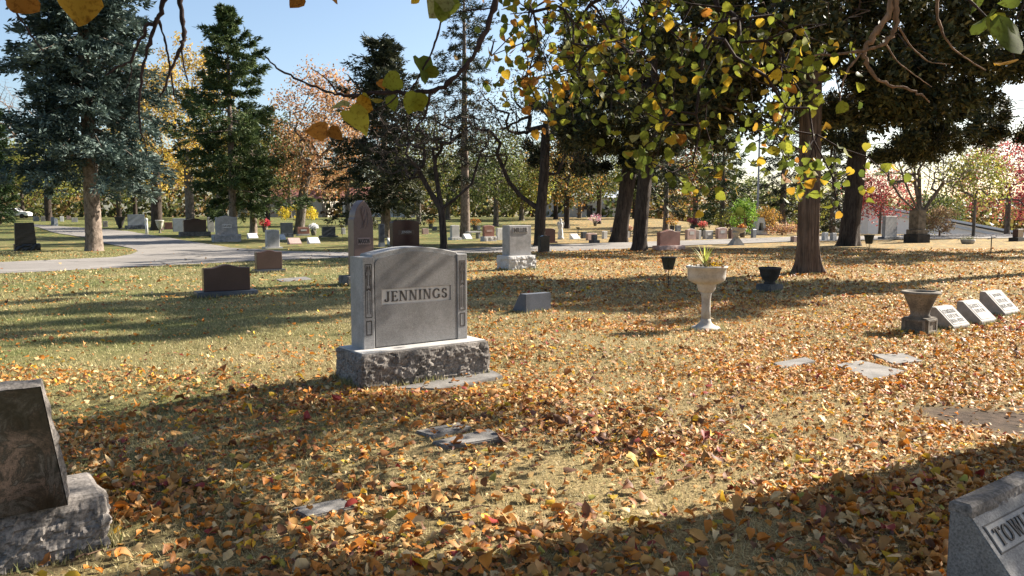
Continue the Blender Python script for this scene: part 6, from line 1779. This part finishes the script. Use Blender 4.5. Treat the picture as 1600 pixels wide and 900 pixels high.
FALL_C = [(0.54, 0.285, 0.095), (0.64, 0.46, 0.235), (0.54, 0.195, 0.026), (0.30, 0.125, 0.040), (0.17, 0.075, 0.035), (0.66, 0.40, 0.035), (0.46, 0.25, 0.075), (0.30, 0.045, 0.035), (0.33, 0.29, 0.06), (0.20, 0.105, 0.085)]
FALL_W = np.array([0.22, 0.13, 0.24, 0.15, 0.05, 0.055, 0.11, 0.02, 0.015, 0.015])
FALL_N = ["pale tan", "cream", "bright orange", "russet brown", "dark brown", "golden yellow", "light brown", "deep red", "olive green", "plum"]
FT = np.array([(0, 0), (0.28, 0.30), (0.68, 0.24), (0.28, -0.30), (0.68, -0.24), (0.45, 0), (1.0, 0)])
FF = np.array([(0, 1, 5), (5, 1, 2), (5, 2, 6), (0, 5, 3), (5, 4, 3), (5, 6, 4)])
def fallen():
    rng = np.random.default_rng(77)
    xs_, ys_, Ls = [], [], []
    for y0, y1, n, lo, hi in ((2.7, 8.5, 175000, 0.028, 0.062), (8.5, 15, 110000, 0.038, 0.068), (15, 36, 70000, 0.06, 0.10)):
        x, y = scatter(rng, n, y0, y1)
        area = 0.65 * MARG * (y1 ** 2 - y0 ** 2) + 1.8 * (y1 - y0)
        have = len(x) / area
        ok = rng.random(len(x)) < leaf_d(x, y) / have
        ok &= ~keep_out(x, y, 0.0) & (rng.random(len(x)) > dirt_w(x, y) * 0.93)
        inroad = in_poly(x, y, ROAD_XY); ok &= ~inroad | (rng.random(len(x)) < 0.06)
        for mk in MARKERS: ok &= ~in_poly(x, y, np.array(mk)) | (rng.random(len(x)) < 0.03)
        x, y = x[ok], y[ok]
        xs_.append(x); ys_.append(y); Ls.append(lo + (hi - lo) * rng.beta(1.1, 2.4, len(x)) * 1.7)
    x = np.concatenate(xs_); y = np.concatenate(ys_); L = np.concatenate(Ls)
    # leaf drifts round some spots
    dr = [(PZ(980, 672, 0), 0.45, 260, 4), (PZ(1530, 505, 0), 0.5, 160, 7), (PZ(720, 645, 0), 0.8, 240, 3), (PZ(400, 640, 0), 0.9, 200, 3), (Vector((pc.x - 0.1, pc.y - 0.45, 0)), 0.4, 220, 3)]
    n = len(x)
    cl = rng.choice(len(FALL_C), n, p=FALL_W / FALL_W.sum())
    for c, s, k, ci in dr:
        x = np.concatenate([x, c.x + rng.normal(0, s, k)]); y = np.concatenate([y, c.y + rng.normal(0, s * 0.8, k)])
        L = np.concatenate([L, rng.uniform(0.05, 0.1, k)]); cl = np.concatenate([cl, np.where(rng.random(k) < 0.6, ci, rng.choice(len(FALL_C), k))])
    ok = ~keep_out(x, y, 0.0); x, y, L, cl = x[ok], y[ok], L[ok], cl[ok]
    n = len(x)
    yaw = rng.uniform(0, 6.28, n); tilt = rng.normal(0, 0.24, n); roll = rng.normal(0, 0.30, n)
    X_ = np.stack([np.cos(yaw) * np.cos(tilt), np.sin(yaw) * np.cos(tilt), np.sin(tilt)], -1)
    Yv = np.stack([-np.sin(yaw), np.cos(yaw), np.tan(roll)], -1)
    fold = rng.normal(0.15, 0.75, n); curl = rng.normal(-0.1, 0.7, n)
    # single leaves: the 300 largest in view
    u = x / y * FPX + CX; vpx = 335 + EYE / y * FPX
    inn = (u > 5) & (u < 1595) & (vpx < 893)
    sc = np.where(inn, L / y, 0); idx = np.argsort(-sc); single = idx[:300]; rest = idx[300:]
    LB = Buf()
    near = y[rest] < 4.6
    for sel, TM, TF in ((rest[near], LT * [1, 0.8], LF), (rest[~near], FT, FF)):
        m = len(sel); kv = len(TM)
        tm = np.broadcast_to(TM, (m, kv, 2)).copy()
        tm[..., 1] *= rng.uniform(0.55, 1.15, (m, 1)) * rng.uniform(0.7, 1.25, (m, kv)); tm[..., 0] += rng.normal(0, 0.05, (m, kv)) * (np.abs(TM[:, 1]) > 0.01)
        Ls_ = L[sel][:, None]
        uu = tm[..., 0] * Ls_; vv = tm[..., 1] * Ls_
        bend = rng.normal(0, 0.9, (m, 1))
        zz = fold[sel][:, None] * np.abs(vv) + bend * vv * np.abs(tm[..., 1]) + curl[sel][:, None] * (tm[..., 0] - 0.4) ** 2 * Ls_ + rng.normal(0, 0.07, (m, kv)) * Ls_
        V, *_ = orient(np.stack([uu - 0.5 * Ls_, vv, zz], -1), X_[sel], Yv[sel])
        low = V[..., 2].min(1)
        z = gz(x[sel], y[sel]) - low + np.abs(rng.normal(0.006, 0.008, m))
        for q in MARKERS:
            z += np.where(in_poly(x[sel], y[sel], np.array(q)), 0.02, 0)
        V = V + np.stack([x[sel], y[sel], z], -1)[:, None]
        F = (np.arange(m)[:, None, None] * kv + TF[None]).reshape(-1, 3)
        c = np.array(FALL_C)[cl[sel]] * rng.uniform(0.65, 1.2, (m, 1))
        c = np.repeat(c[:, None], kv, 1) * rng.uniform(0.85, 1.15, (m, kv, 1))
        LB.add(V.reshape(-1, 3), F, np.clip(c.reshape(-1, 3), 0, 1))
    o = link("leaf_litter", LB.mesh("leaf_litter", M_LITTER, True))
    tag(o, "carpet of fallen brown and orange leaves strewn over the lawn", "fallen leaves", kind="stuff")
    # variants for the single leaves
    var = []
    for k, cc in enumerate(FALL_C):
        row = []
        for q in range(4):
            Vk = leaf_verts(1, rng, np.array([1.0]), LT * [1, 0.85 - 0.08 * q], np.array([rng.uniform(-0.6, 1.0)]), np.array([rng.uniform(-0.7, 0.5)]), 0.9)[0]
            Vk[:, 2] += rng.normal(0, 0.045, len(Vk)); Vk[:, 1] *= rng.uniform(0.75, 1.1); Vk[:, 0] -= 0.5
            row.append(mesh_np("fallen_leaf", Vk, LF, M_LITTER_O, np.array(cc) * rng.uniform(0.8, 1.15, (len(LT), 1)), True))
        var.append(row)
    for q in single:
        k = int(cl[q]); me = var[k][int(rng.integers(0, 4))]
        _, Xo, Yo, Zo = orient(np.zeros((1, 1, 3)), X_[q][None], Yv[q][None])
        Mx = np.stack([Xo[0], Yo[0], Zo[0]], 1) * L[q] * 1.0
        co = np.empty(len(me.vertices) * 3, np.float32); me.vertices.foreach_get("co", co)
        lo = (co.reshape(-1, 3) @ Mx.T)[:, 2].min()
        ob = link("fallen_leaf", me)
        ob.matrix_world = Matrix.Translation((x[q], y[q], g(x[q], y[q]) - lo + 0.012)) @ Matrix(Mx.tolist()).to_4x4()
        zone = ["beside the swirled granite stone", "left of the buried flat marker", "below the buried flat marker", "below the twin flat markers", "at bottom centre",
                "on the edge of the tree shadow", "in shade left of the corner stone", "close by the corner stone"][int(np.searchsorted([270, 450, 580, 800, 1000, 1250, 1440], u[q]))]
        row = "at the very bottom" if vpx[q] > 862 else ("just above the bottom edge" if vpx[q] > 825 else "farther up")
        tag(ob, f"{FALL_N[k]} fallen leaf {zone}, {row}", "leaf", "fallen leaves nearest the camera")
fallen()

def twigs_on_ground():
    rng = np.random.default_rng(9)
    for (a, b_, lb) in [((700, 812), (770, 800), "thin dry twig on the leaves at bottom centre"), ((1030, 770), (1100, 742), "thin dry twig on the leaves right of centre"),
                        ((110, 882), (190, 868), "dark stick beside the base of the swirled granite headstone"), ((1420, 690), (1490, 684), "crooked stick on the bare dirt at right")]:
        A, B_ = np.array(P(*a)), np.array(P(*b_))
        t = np.linspace(0, 1, 9)[:, None]
        pp = A + (B_ - A) * t; pp[:, :2] += rng.normal(0, 0.012, (9, 2)); pp[:, 2] = gz(pp[:, 0], pp[:, 1]) + 0.028 + 0.01 * np.sin(t[:, 0] * 3)
        pp[0, 2] -= 0.018; pp[-1, 2] -= 0.018
        v, f = tube_np(pp, np.linspace(0.006, 0.003, 9), 5)
        o = link("fallen_twig", mesh_np("fallen_twig", v - pp.mean(0), f, B_TWIG)); o.location = pp.mean(0)
        tag(o, lb, "twig", "twigs on the ground")
twigs_on_ground()

# drop helper empties that ended up carrying nothing
for _o in [o for o in bpy.data.objects if o.type == 'EMPTY' and not o.children]:
    bpy.data.objects.remove(_o)
